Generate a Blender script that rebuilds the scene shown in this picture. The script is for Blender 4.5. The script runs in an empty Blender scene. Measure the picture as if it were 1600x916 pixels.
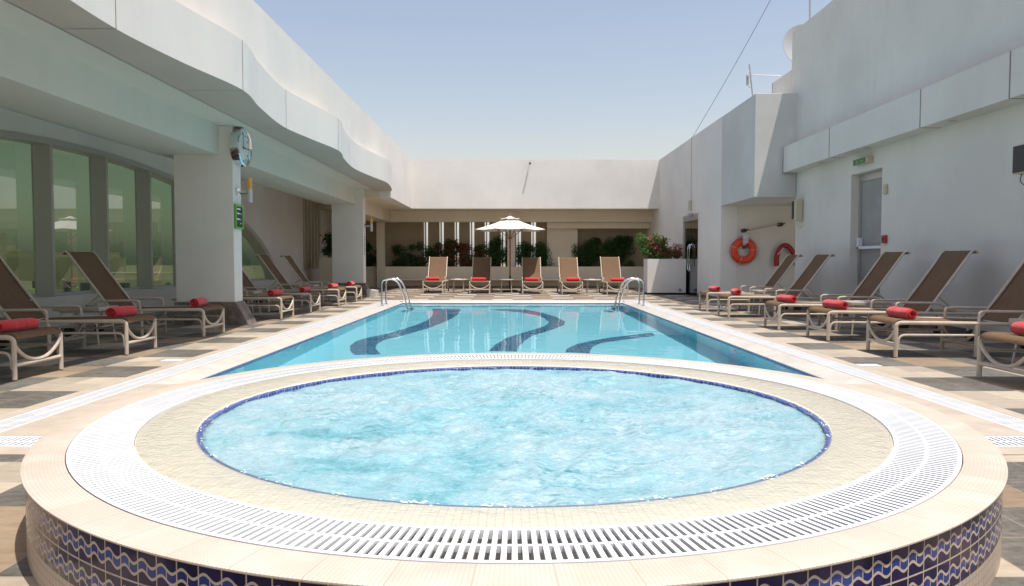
import bpy, bmesh, math, random
from math import sin, cos, pi, radians, atan2, sqrt
from mathutils import Vector, Matrix
random.seed(7)
SC = bpy.context.scene
COL = SC.collection

# ------------------------------------------------------------------ camera
cam = bpy.data.cameras.new('camera'); co = bpy.data.objects.new('camera', cam); COL.objects.link(co)
co.location = (0, 0, 1.0); co.rotation_euler = (radians(90) - 0.0440, 0, 0)
cam.sensor_width = 36; cam.lens = 36 * 1126.3 / 1600; cam.shift_x = -1 / 1600
cam.clip_start = 0.05; cam.clip_end = 6000
SC.camera = co
# ------------------------------------------------------------------ light
SX, SY = .235, -.20                      # horizontal offset towards the sun per metre of height
EL = atan2(1, sqrt(SX * SX + SY * SY)); AZ = atan2(SX, SY)
w = bpy.data.worlds.new('World'); SC.world = w; w.use_nodes = True
nt = w.node_tree; nt.nodes.clear()
sky = nt.nodes.new('ShaderNodeTexSky'); sky.sky_type = 'NISHITA'; sky.sun_disc = False
sky.sun_elevation = EL; sky.sun_rotation = AZ; sky.air_density = 1.45; sky.dust_density = 1.9; sky.ozone_density = 1.6
bg = nt.nodes.new('ShaderNodeBackground'); bg.inputs[1].default_value = 0.14
wo = nt.nodes.new('ShaderNodeOutputWorld')
tint = nt.nodes.new('ShaderNodeMix'); tint.data_type = 'RGBA'; tint.blend_type = 'MULTIPLY'; tint.inputs[0].default_value = 1; tint.inputs[7].default_value = (1.22, 1.03, .97, 1)   # warm tint multiplied over the sky colour
tc = nt.nodes.new('ShaderNodeTexCoord'); sx_ = nt.nodes.new('ShaderNodeSeparateXYZ'); nt.links.new(tc.outputs['Generated'], sx_.inputs[0])
hz_ = nt.nodes.new('ShaderNodeMapRange'); nt.links.new(sx_.outputs[2], hz_.inputs[0]); hz_.inputs[1].default_value = .0; hz_.inputs[2].default_value = .14
hm = nt.nodes.new('ShaderNodeMix'); hm.data_type = 'RGBA'; hm.inputs[6].default_value = (1.30, 1.42, 1.95, 1); hm.inputs[7].default_value = (1.22, 1.03, .97, 1)   # sky colour lifted and blued near the horizon to brighten the board gaps
nt.links.new(hz_.outputs[0], hm.inputs[0]); nt.links.new(hm.outputs[2], tint.inputs[7])
nt.links.new(sky.outputs[0], tint.inputs[6]); nt.links.new(tint.outputs[2], bg.inputs[0]); nt.links.new(bg.outputs[0], wo.inputs[0])
sl = bpy.data.lights.new('sun', 'SUN'); sl.energy = 4.6; sl.angle = radians(0.53); sl.color = (1, .955, .88)
so = bpy.data.objects.new('sun', sl); COL.objects.link(so); so.location = (10, -10, 40)
so.rotation_euler = Vector((SX, SY, 1)).to_track_quat('Z', 'Y').to_euler()
SC.view_settings.view_transform = 'Standard'; SC.view_settings.look = 'None'
SC.view_settings.exposure = 0.18; SC.view_settings.gamma = 1
SC.render.engine = 'CYCLES'
SC.cycles.max_bounces = 10; SC.cycles.diffuse_bounces = 5; SC.cycles.glossy_bounces = 4
SC.cycles.transmission_bounces = 6; SC.cycles.transparent_max_bounces = 24
SC.cycles.sample_clamp_indirect = 6

# ------------------------------------------------------------------ materials
def mat(name, base=(.5, .5, .5), rough=.6, metal=0., spec=.5, fn=None):
    m = bpy.data.materials.new(name); m.use_nodes = True
    N = m.node_tree.nodes; L = m.node_tree.links
    p = N['Principled BSDF']
    p.inputs['Base Color'].default_value = (*base, 1); p.inputs['Roughness'].default_value = rough
    p.inputs['Metallic'].default_value = metal; p.inputs['Specular IOR Level'].default_value = spec
    if fn: fn(N, L, p)
    return m
class G:
    """small node-graph helper"""
    def __init__(s, N, L): s.N = N; s.L = L
    def inp(s, sock, v):
        if isinstance(v, bpy.types.NodeSocket): s.L.new(v, sock)
        else: sock.default_value = v
    def m(s, op, a, b=0., c=0.):
        n = s.N.new('ShaderNodeMath'); n.operation = op
        s.inp(n.inputs[0], a); s.inp(n.inputs[1], b); s.inp(n.inputs[2], c); return n.outputs[0]
    def pos(s, obj=False):
        if obj: return s.N.new('ShaderNodeTexCoord').outputs['Object']
        return s.N.new('ShaderNodeNewGeometry').outputs['Position']
    def sep(s, v):
        n = s.N.new('ShaderNodeSeparateXYZ'); s.L.new(v, n.inputs[0]); return n.outputs
    def comb(s, x, y, z):
        n = s.N.new('ShaderNodeCombineXYZ'); s.inp(n.inputs[0], x); s.inp(n.inputs[1], y); s.inp(n.inputs[2], z); return n.outputs[0]
    def scale(s, v, k):
        n = s.N.new('ShaderNodeVectorMath'); n.operation = 'MULTIPLY'; s.L.new(v, n.inputs[0]); n.inputs[1].default_value = k; return n.outputs[0]
    def noise(s, v, sc, det=4, rough=.55, dist=0.):
        n = s.N.new('ShaderNodeTexNoise'); s.L.new(v, n.inputs['Vector']); n.inputs['Scale'].default_value = sc
        n.inputs['Detail'].default_value = det; n.inputs['Roughness'].default_value = rough; n.inputs['Distortion'].default_value = dist
        return n.outputs['Fac']
    def white(s, v):
        n = s.N.new('ShaderNodeTexWhiteNoise'); s.L.new(v, n.inputs['Vector']); return n.outputs['Value']
    def ramp(s, f, a, b, c0=(0, 0, 0), c1=(1, 1, 1)):
        n = s.N.new('ShaderNodeMapRange'); n.clamp = True; s.inp(n.inputs['Value'], f)
        n.inputs['From Min'].default_value = a; n.inputs['From Max'].default_value = b
        return n.outputs[0]
    def mix(s, f, a, b):
        n = s.N.new('ShaderNodeMix'); n.data_type = 'RGBA'; s.inp(n.inputs[0], f)
        s.inp(n.inputs[6], a if isinstance(a, bpy.types.NodeSocket) else (*a, 1)); s.inp(n.inputs[7], b if isinstance(b, bpy.types.NodeSocket) else (*b, 1))
        return n.outputs[2]
    def mul(s, col, f):
        n = s.N.new('ShaderNodeMix'); n.data_type = 'RGBA'; n.blend_type = 'MULTIPLY'; n.inputs[0].default_value = 1
        s.L.new(col, n.inputs[6]); s.inp(n.inputs[7], f); return n.outputs[2]
    def bump(s, h, st, dist=.01, nrm=None):
        n = s.N.new('ShaderNodeBump'); n.inputs['Strength'].default_value = st; n.inputs['Distance'].default_value = dist
        s.L.new(h, n.inputs['Height'])
        if nrm: s.L.new(nrm, n.inputs['Normal'])
        return n.outputs[0]

def noisy(c0, c1, sc=3., bs=0., bsc=60, obj=False, det=5, lo=.35, hi=.65, bd=.01):
    def f(N, L, p):
        g = G(N, L); v = g.pos(obj)
        L.new(g.mix(g.ramp(g.noise(v, sc, det), lo, hi), c0, c1), p.inputs['Base Color'])
        if bs: L.new(g.bump(g.noise(v, bsc, 5), bs, bd), p.inputs['Normal'])
    return f
def stucco(c, dirt=.1):
    def f(N, L, p):
        g = G(N, L); v = g.pos()
        a = g.noise(v, .7, 5); b = g.noise(g.scale(v, (3, 3, .35)), 1.6, 5)
        c0 = tuple(x * (1 - dirt) for x in c)
        col = g.mix(g.ramp(a, .35, .65), c0, c)
        col2 = g.mix(g.m('MULTIPLY', g.ramp(b, .52, .8), .28), col, tuple(x * .82 for x in c))
        L.new(col2, p.inputs['Base Color'])
        h = g.m('ADD', g.noise(v, 90, 4), g.m('MULTIPLY', g.noise(v, 2.2, 3), 2.))
        L.new(g.bump(h, .25, .012), p.inputs['Normal'])
    return f
M = {}
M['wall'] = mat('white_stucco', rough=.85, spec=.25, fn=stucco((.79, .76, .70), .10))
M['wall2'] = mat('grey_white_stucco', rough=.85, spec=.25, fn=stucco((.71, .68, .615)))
M['fascia'] = mat('fascia_panel', rough=.6, spec=.3, fn=stucco((.76, .73, .67), .05))
M['wall3'] = mat('weathered_stucco', rough=.85, spec=.25, fn=stucco((.62, .61, .58), .14))
M['cream'] = mat('cream_paint_warm_bounce', rough=.8, spec=.25, fn=stucco((.72, .64, .50), .08))  # tone of the beams includes warm light bounced off the tan floor
M['tan'] = mat('tan_paint', rough=.8, spec=.25, fn=stucco((.42, .335, .22), .12))
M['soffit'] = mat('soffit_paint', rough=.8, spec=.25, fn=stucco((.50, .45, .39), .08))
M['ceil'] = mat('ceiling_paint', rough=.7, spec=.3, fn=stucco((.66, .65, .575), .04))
M['joint'] = mat('joint_sealant', (.22, .20, .18), .8)
M['skirt'] = mat('dark_stone_skirting', rough=.5, fn=noisy((.10, .085, .07), (.18, .155, .13), 9))
M['plinth'] = mat('brown_slate', rough=.55, fn=noisy((.10, .082, .065), (.24, .20, .16), 7, .5, 30))

def deck_fn(N, L, p):
    g = G(N, L); v = g.pos(); x, y, z = g.sep(v)
    ax = g.m('ABSOLUTE', x)
    cx_ = g.m('DIVIDE', g.m('SUBTRACT', ax, 3.33), .56); cy_ = g.m('DIVIDE', g.m('SUBTRACT', y, .28), .655)
    i = g.m('FLOOR', cx_); j = g.m('FLOOR', cy_)
    side = g.m('GREATER_THAN', x, 0)
    par = g.m('MODULO', g.m('ADD', g.m('ADD', g.m('ADD', i, j), side), 100.), 2.)
    iodd = g.m('MODULO', g.m('ADD', i, 100.), 2.)
    big = g.noise(v, 1.1, 4); fine = g.noise(v, 26, 6, .65); mid = g.noise(g.scale(v, (1, 3, 1)), 7, 6, .6)
    # small tiles: half squares
    tx = g.m('MULTIPLY', cx_, 2.); ty = g.m('MULTIPLY', cy_, 2.)
    rnd = g.white(g.comb(g.m('FLOOR', tx), g.m('FLOOR', ty), side))
    light = g.mix(g.ramp(mid, .3, .7), (.40, .34, .265), (.50, .44, .36))
    tan = g.mix(g.ramp(mid, .3, .7), (.26, .195, .135), (.37, .285, .20))
    dark = g.mix(g.ramp(g.m('ADD', g.m('MULTIPLY', fine, .5), g.m('MULTIPLY', mid, .5)), .35, .62), (.085, .08, .072), (.20, .185, .165))
    li = g.mix(iodd, light, tan)
    col = g.mix(par, li, dark)
    col = g.mul(col, g.mix(rnd, (.80, .80, .80), (1.1, 1.1, 1.1)))
    col = g.mul(col, g.mix(g.ramp(big, .3, .7), (.86, .84, .80), (1.05, 1.05, 1.05)))
    fx = g.m('ABSOLUTE', g.m('SUBTRACT', g.m('FRACT', tx), .5)); fy = g.m('ABSOLUTE', g.m('SUBTRACT', g.m('FRACT', ty), .5))
    gr = g.m('MAXIMUM', g.m('GREATER_THAN', fx, .489), g.m('GREATER_THAN', fy, .490))
    gr = g.m('MULTIPLY', gr, .75)
    col = g.mix(gr, col, (.30, .25, .20))
    L.new(col, p.inputs['Base Color'])
    L.new(g.m('ADD', g.m('MULTIPLY', g.noise(v, 5, 4), .35), .38), p.inputs['Roughness'])
    h = g.m('SUBTRACT', g.m('MULTIPLY', fine, .5), gr)
    L.new(g.bump(h, .35, .004), p.inputs['Normal'])
M['deck'] = mat('checkered_stone_tile', rough=.6, spec=.35, fn=deck_fn)

def mosaic(base, var, grout, size, gw=.06, rough=.3, axes='xy', bump=.3, jitter=1.):
    def f(N, L, p):
        g = G(N, L); x, y, z = g.sep(g.pos())
        d = dict(x=x, y=y, z=z)
        cs = [g.m('DIVIDE', d[a], size) for a in axes]
        rnd = g.white(g.comb(g.m('FLOOR', cs[0]), g.m('FLOOR', cs[1]), g.m('FLOOR', cs[2]) if len(cs) > 2 else 0.))
        col = g.mix(g.ramp(rnd, 0, 1), base, var)
        e = None
        for c in cs:
            q = g.m('GREATER_THAN', g.m('ABSOLUTE', g.m('SUBTRACT', g.m('FRACT', c), .5)), .5 - gw)
            e = q if e is None else g.m('MAXIMUM', e, q)
        L.new(g.mix(e, col, grout), p.inputs['Base Color'])
        p.inputs['Roughness'].default_value = rough
        L.new(g.bump(e, -bump, .002), p.inputs['Normal'])
    return f
M['lip'] = mat('cream_lip_tile', fn=mosaic((.545, .52, .455), (.61, .58, .51), (.46, .42, .36), .024, .06, .35), spec=.4)
M['blue'] = mat('blue_mosaic', fn=mosaic((.02, .035, .16), (.06, .10, .34), (.25, .28, .40), .024, .05, .2, 'xyz'))

def rim_fn(N, L, p):       # textured non-slip tile: polar joints
    g = G(N, L); x, y, z = g.sep(g.pos(True))
    r = g.m('SQRT', g.m('ADD', g.m('MULTIPLY', x, x), g.m('MULTIPLY', y, y)))
    an = g.m('MULTIPLY', g.m('ARCTAN2', y, x), 66 / (2 * pi))
    tid = g.m('FLOOR', an)
    rnd = g.white(g.comb(tid, 3., 1.))
    v = g.pos(True)
    col = g.mix(rnd, (.52, .44, .37), (.585, .50, .425))
    col = g.mix(g.ramp(g.noise(v, 6, 5), .45, .75), col, (.63, .565, .50))
    j = g.m('GREATER_THAN', g.m('ABSOLUTE', g.m('SUBTRACT', g.m('FRACT', an), .5)), .488)
    dx = g.m('ABSOLUTE', g.m('SUBTRACT', g.m('FRACT', g.m('MULTIPLY', an, 16.)), .5)); dr = g.m('ABSOLUTE', g.m('SUBTRACT', g.m('FRACT', g.m('DIVIDE', r, .0115)), .5))
    dots = g.m('GREATER_THAN', g.m('MAXIMUM', dx, dr), .36)
    col = g.mix(g.m('MULTIPLY', dots, .45), col, (.42, .33, .26))
    col = g.mix(g.m('MULTIPLY', j, .7), col, (.42, .33, .26))
    L.new(col, p.inputs['Base Color']); L.new(g.bump(g.m('ADD', dots, j), -.35, .002), p.inputs['Normal'])
M['rim'] = mat('nonslip_rim_tile', rough=.55, spec=.3, fn=rim_fn)
def coping_fn(N, L, p):
    g = G(N, L); v = g.pos(); x, y, z = g.sep(v)
    col = g.mix(g.ramp(g.noise(v, 5, 5), .35, .7), (.44, .37, .30), (.53, .465, .39))
    t = g.m('MAXIMUM', g.m('GREATER_THAN', g.m('ABSOLUTE', g.m('SUBTRACT', g.m('FRACT', g.m('DIVIDE', y, .24)), .5)), .488), g.m('GREATER_THAN', g.m('ABSOLUTE', g.m('SUBTRACT', g.m('FRACT', g.m('DIVIDE', x, .24)), .5)), .488))
    col = g.mix(g.m('MULTIPLY', t, .5), col, (.45, .38, .3))
    L.new(col, p.inputs['Base Color'])
M['coping'] = mat('cream_coping_tile', rough=.5, spec=.35, fn=coping_fn)
M['curb'] = mat('white_wet_coping', rough=.35, fn=noisy((.52, .485, .43), (.62, .585, .53), 4))

def wave_fn(N, L, p):       # glazed navy tiles with a raised cream double wave
    g = G(N, L); v = g.pos(True); x, y, z = g.sep(v)
    u = g.m('MULTIPLY', g.m('ARCTAN2', y, x), 180 / (2 * pi))          # one unit = one tile
    t = g.m('DIVIDE', g.m('SUBTRACT', z, .098), .0865)                   # two rows: 0..2
    fr = g.m('FRACT', t)
    wv = g.m('MULTIPLY', g.m('SINE', g.m('MULTIPLY', u, 2 * pi)), .10)
    a = g.m('SUBTRACT', g.m('SUBTRACT', fr, .66), wv); b = g.m('SUBTRACT', g.m('SUBTRACT', fr, .34), wv)
    la = g.m('LESS_THAN', g.m('ABSOLUTE', a), .045); lb = g.m('LESS_THAN', g.m('ABSOLUTE', b), .045)
    fu = g.m('ABSOLUTE', g.m('SUBTRACT', g.m('FRACT', u), .5))
    tile = g.m('GREATER_THAN', fu, .472); row = g.m('GREATER_THAN', g.m('ABSOLUTE', g.m('SUBTRACT', fr, .5)), .472)
    half = g.m('GREATER_THAN', g.m('ABSOLUTE', g.m('SUBTRACT', g.m('FRACT', g.m('MULTIPLY', u, 2.)), .5)), .46)
    inb = g.m('MULTIPLY', g.m('LESS_THAN', a, 0.), g.m('GREATER_THAN', b, 0.))
    half = g.m('MULTIPLY', half, inb)
    lines = g.m('MAXIMUM', g.m('MAXIMUM', la, lb), g.m('MAXIMUM', g.m('MAXIMUM', tile, row), half))
    rnd = g.white(g.comb(g.m('FLOOR', g.m('MULTIPLY', u, 2.)), g.m('FLOOR', t), 0.))
    navy = g.mix(rnd, (.006, .005, .035), (.022, .014, .07)); mid = g.mix(rnd, (.012, .02, .13), (.035, .06, .24))
    col = g.mix(inb, navy, mid)
    col = g.mix(lines, col, g.mix(g.noise(v, 30, 4), (.36, .29, .22), (.60, .50, .40)))
    # plain cream mosaic strip below
    low = g.m('LESS_THAN', t, 0.)
    mu = g.m('GREATER_THAN', g.m('ABSOLUTE', g.m('SUBTRACT', g.m('FRACT', g.m('MULTIPLY', u, 2.6)), .5)), .45)
    mz = g.m('GREATER_THAN', g.m('ABSOLUTE', g.m('SUBTRACT', g.m('FRACT', g.m('DIVIDE', z, .0275)), .5)), .45)
    plain = g.mix(g.m('MAXIMUM', mu, mz), g.mix(g.noise(v, 9, 4), (.40, .33, .26), (.54, .46, .37)), (.30, .24, .19))
    col = g.mix(low, col, plain)
    L.new(col, p.inputs['Base Color'])
    L.new(g.m('ADD', .12, g.m('MULTIPLY', g.m('MAXIMUM', lines, low), .45)), p.inputs['Roughness'])
    L.new(g.bump(lines, .4, .003), p.inputs['Normal'])
M['wave'] = mat('wave_pattern_tile', fn=wave_fn, spec=.22)

M['grate'] = mat('white_plastic_grating', (.80, .81, .81), .4, fn=noisy((.72, .735, .75), (.79, .80, .81), 6))
M['trough'] = mat('drain_channel', (.42, .45, .45), .5, fn=noisy((.16, .18, .18), (.34, .36, .35), 8))
M['pooltile'] = mat('pool_mosaic', fn=mosaic((.20, .66, .78), (.27, .73, .83), (.36, .74, .83), .05, .05, .3, 'xyz', .1))
M['stripe'] = mat('dark_blue_stripe_mosaic', fn=mosaic((.012, .05, .15), (.11, .25, .40), (.18, .36, .46), .065, .07, .3, 'xy', .1))
M['steel'] = mat('polished_steel', (.72, .73, .74), .12, 1.)
M['frame'] = mat('powder_coated_frame', rough=.42, fn=noisy((.50, .42, .33), (.57, .49, .40), 12, obj=True))
def sling_fn(N, L, p):
    g = G(N, L); v = g.pos(True); x, y, z = g.sep(v)
    a = g.m('SINE', g.m('MULTIPLY', y, 900.)); b = g.m('SINE', g.m('MULTIPLY', x, 900.))
    c = g.m('ADD', g.m('MULTIPLY', a, .5), g.m('MULTIPLY', b, .5))
    col = g.mix(g.ramp(g.noise(g.scale(v, (1, 14, 1)), 6, 5), .3, .7), (.135, .084, .049), (.205, .134, .083))
    L.new(g.mul(col, g.mix(g.ramp(c, -1, 1), (.85, .85, .85), (1.1, 1.1, 1.1))), p.inputs['Base Color'])
    L.new(g.bump(c, .25, .001), p.inputs['Normal'])
M['sling'] = mat('woven_sling', rough=.8, spec=.06, fn=sling_fn)
def towel_fn(N, L, p):
    g = G(N, L); v = g.pos(True)
    n = g.noise(v, 140, 4, .7)
    L.new(g.mix(g.ramp(n, .3, .7), (.48, .012, .018), (.72, .035, .04)), p.inputs['Base Color'])
    L.new(g.bump(n, .9, .006), p.inputs['Normal'])
    p.inputs['Sheen Weight'].default_value = .4
M['towel'] = mat('red_terry_towel', rough=.95, spec=.1, fn=towel_fn)
M['black'] = mat('black_rubber', (.02, .02, .02), .6)
M['tabletop'] = mat('tan_table_top', rough=.45, fn=noisy((.40, .33, .26), (.48, .41, .33), 9, obj=True))
M['paper'] = mat('white_paper', (.8, .82, .85), .5)
M['glassware'] = mat('ashtray_glass', (.3, .32, .33), .1)
M['canvas'] = mat('cream_canvas', rough=.85, spec=.1, fn=noisy((.76, .73, .66), (.80, .77, .71), 5, .2, 200))
M['wood'] = mat('varnished_wood', rough=.4, fn=noisy((.20, .085, .03), (.34, .16, .06), 10))
M['alu'] = mat('grey_aluminium', (.46, .44, .42), .4, .6)
M['alulight'] = mat('light_aluminium_frame', (.55, .56, .56), .45, .35)
M['warmalu'] = mat('warm_grey_aluminium', (.50, .48, .44), .45, .15)
M['greydoor'] = mat('grey_door_panel', rough=.5, fn=noisy((.28, .27, .255), (.33, .32, .30), 3))
M['whiteplast'] = mat('white_plastic', (.75, .76, .78), .35)
M['beige'] = mat('beige_plastic', (.55, .48, .34), .5)
M['dark'] = mat('dark_grille', (.03, .03, .03), .5)
M['orange'] = mat('orange_lifebuoy_shell', rough=.4, fn=noisy((.66, .045, .008), (.74, .07, .015), 6))
M['redfoam'] = mat('dark_red_foam', (.30, .012, .018), .5)
M['rope'] = mat('white_rope', (.65, .65, .68), .8)
M['amber'] = mat('amber_glass', (.75, .38, .08), .3)
M['green'] = mat('green_frame', (.10, .42, .04), .4)
M['board'] = mat('black_board', (.02, .02, .02), .5)
M['exit'] = mat('green_exit_panel', (.01, .10, .045), .35)
M['red'] = mat('red_plastic', (.38, .03, .02), .4)
M['clockface'] = mat('clock_face', (.74, .75, .72), .35)
M['bark'] = mat('bark', rough=.9, fn=noisy((.10, .07, .045), (.18, .13, .09), 20, obj=True))
M['soil'] = mat('soil', rough=.95, fn=noisy((.05, .035, .025), (.10, .075, .05), 12))
M['terracotta'] = mat('terracotta', (.42, .13, .07), .7)
def leafmat(name, c0, c1, tr=.25):
    m = mat(name, rough=.5, spec=.35); N = m.node_tree.nodes; L = m.node_tree.links; p = N['Principled BSDF']
    g = G(N, L); n = g.noise(g.pos(True), 9, 3)
    col = g.mix(g.ramp(n, .3, .7), c0, c1); L.new(col, p.inputs['Base Color'])
    t = N.new('ShaderNodeBsdfTranslucent'); L.new(col, t.inputs[0])
    mx = N.new('ShaderNodeMixShader'); mx.inputs[0].default_value = tr
    L.new(p.outputs[0], mx.inputs[1]); L.new(t.outputs[0], mx.inputs[2]); L.new(mx.outputs[0], N['Material Output'].inputs[0])
    return m
M['leaf'] = leafmat('dark_green_leaf', (.035, .085, .022), (.075, .155, .04))
M['leaf2'] = leafmat('fresh_green_leaf', (.06, .15, .035), (.13, .26, .06), .35)
M['petal'] = leafmat('red_petal', (.60, .012, .04), (.80, .04, .10), .4)
M['petal2'] = leafmat('magenta_petal', (.55, .02, .10), (.75, .06, .18), .4)

def clear(name, tint, rough_g=.0, refl=1.0, ior=1.45, bumpf=None, base=0.0):
    """thin tinted pane or still surface: see-through plus a Fresnel reflection"""
    m = bpy.data.materials.new(name); m.use_nodes = True; N = m.node_tree.nodes; L = m.node_tree.links; N.clear(); g = G(N, L)
    t = N.new('ShaderNodeBsdfTransparent'); t.inputs[0].default_value = (*tint, 1)
    gl = N.new('ShaderNodeBsdfGlossy'); gl.inputs['Roughness'].default_value = rough_g
    f = N.new('ShaderNodeFresnel'); f.inputs[0].default_value = ior
    mx = N.new('ShaderNodeMixShader'); o = N.new('ShaderNodeOutputMaterial')
    fac = g.m('MINIMUM', g.m('ADD', g.m('MULTIPLY', f.outputs[0], refl), base), 1.)
    L.new(fac, mx.inputs[0]); L.new(t.outputs[0], mx.inputs[1]); L.new(gl.outputs[0], mx.inputs[2]); L.new(mx.outputs[0], o.inputs[0])
    if bumpf:
        b = bumpf(g); L.new(b, gl.inputs['Normal']); L.new(b, f.inputs['Normal'])
    return m
M['greenglass'] = clear('green_tinted_glass', (.18, .25, .155), refl=1.3, base=.15)
M['clearglass'] = clear('clear_glass', (.5, .55, .53), refl=1.2, base=.22)

def pool_water():
    m = bpy.data.materials.new('pool_water'); m.use_nodes = True; N = m.node_tree.nodes; L = m.node_tree.links; N.clear(); g = G(N, L)
    rf = N.new('ShaderNodeBsdfRefraction'); rf.inputs['Color'].default_value = (.88, .98, 1, 1); rf.inputs['IOR'].default_value = 1.33; rf.inputs['Roughness'].default_value = 0
    gl = N.new('ShaderNodeBsdfGlossy'); gl.inputs['Roughness'].default_value = .02
    f = N.new('ShaderNodeFresnel'); f.inputs[0].default_value = 1.33
    v = g.pos(); h = g.m('ADD', g.noise(g.scale(v, (1, .6, 1)), 3.2, 3), g.m('MULTIPLY', g.noise(v, 14, 3), .12))
    b = g.bump(h, .10, .02); L.new(b, gl.inputs['Normal']); L.new(b, f.inputs['Normal']); L.new(g.bump(h, .07, .02), rf.inputs['Normal'])
    mx = N.new('ShaderNodeMixShader'); o = N.new('ShaderNodeOutputMaterial')
    L.new(g.m('MULTIPLY', f.outputs[0], .8), mx.inputs[0]); L.new(rf.outputs[0], mx.inputs[1]); L.new(gl.outputs[0], mx.inputs[2]); L.new(mx.outputs[0], o.inputs[0])
    return m
M['water'] = pool_water()

def spa_water():
    m = bpy.data.materials.new('bubbling_spa_water'); m.use_nodes = True; N = m.node_tree.nodes; L = m.node_tree.links; N.clear(); g = G(N, L)
    v = g.pos(True); x, y, z = g.sep(v)
    r = g.m('SQRT', g.m('ADD', g.m('MULTIPLY', x, x), g.m('MULTIPLY', y, y)))
    n1 = g.noise(v, 1.7, 5, .6, 1.0); n2 = g.noise(g.scale(v, (.8, 1.5, 1)), 15, 7, .72, 1.6); n3 = g.noise(g.scale(v, (.8, 1.3, 1)), 75, 4, .7, .8)
    foam = g.ramp(g.m('ADD', g.m('MULTIPLY', n2, .5), g.m('MULTIPLY', n3, .5)), .47, .64)
    milky = g.mix(g.ramp(n1, .34, .62), (.155, .42, .49), (.32, .50, .56))
    col = g.mix(g.m('MULTIPLY', foam, g.m('ADD', .25, g.m('MULTIPLY', g.ramp(n1, .35, .6), .75))), milky, (.50, .58, .63))
    col = g.mix(g.m('MULTIPLY', g.m('MULTIPLY', g.ramp(n2, .50, .34), g.ramp(g.noise(v, 2.6, 3, .5, .5), .50, .66)), .85), col, (.07, .24, .28))
    fleck = g.ramp(g.noise(g.scale(v, (.7, 1.4, 1)), 38, 6, .8, 2.), .60, .68)
    col = g.mix(g.m('MULTIPLY', fleck, .6), col, (.66, .71, .74))
    df = N.new('ShaderNodeBsdfDiffuse'); L.new(col, df.inputs[0])
    tr = N.new('ShaderNodeBsdfTransparent'); tr.inputs[0].default_value = (.75, .93, .96, 1)
    gl = N.new('ShaderNodeBsdfGlossy'); gl.inputs['Roughness'].default_value = .12
    h = g.m('ADD', g.m('MULTIPLY', n2, .7), g.m('MULTIPLY', n3, .35)); b = g.bump(h, .55, .03)
    L.new(g.bump(h, .3, .015), df.inputs['Normal']); L.new(b, gl.inputs['Normal'])
    fr = N.new('ShaderNodeFresnel'); fr.inputs[0].default_value = 1.33; L.new(b, fr.inputs['Normal'])
    rr = g.m('ADD', r, g.m('ADD', g.m('MULTIPLY', g.m('SUBTRACT', n3, .5), .16), g.m('MULTIPLY', g.m('SUBTRACT', n2, .5), .10)))
    edge = g.ramp(rr, 1.46, 1.42)
    hole = g.ramp(g.m('ADD', g.m('MULTIPLY', n1, .6), g.m('MULTIPLY', n2, .4)), .33, .44)
    op = g.m('MULTIPLY', g.m('MULTIPLY', edge, .95), g.m('ADD', .6, g.m('MULTIPLY', hole, .4)))
    m1 = N.new('ShaderNodeMixShader'); L.new(op, m1.inputs[0]); L.new(tr.outputs[0], m1.inputs[1]); L.new(df.outputs[0], m1.inputs[2])
    m2 = N.new('ShaderNodeMixShader'); L.new(g.m('MULTIPLY', fr.outputs[0], 1.0), m2.inputs[0]); L.new(m1.outputs[0], m2.inputs[1]); L.new(gl.outputs[0], m2.inputs[2])
    o = N.new('ShaderNodeOutputMaterial'); L.new(m2.outputs[0], o.inputs[0]); return m
M['spa'] = spa_water()
def film_bump(g):
    v = g.pos(True); return g.bump(g.m('ADD', g.noise(v, 16, 5, .6, .8), g.m('MULTIPLY', g.noise(v, 70, 3), .4)), .6, .012)
M['film'] = clear('overflow_water_film', (.99, 1, .98), .10, .9, 1.33, film_bump)

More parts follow.
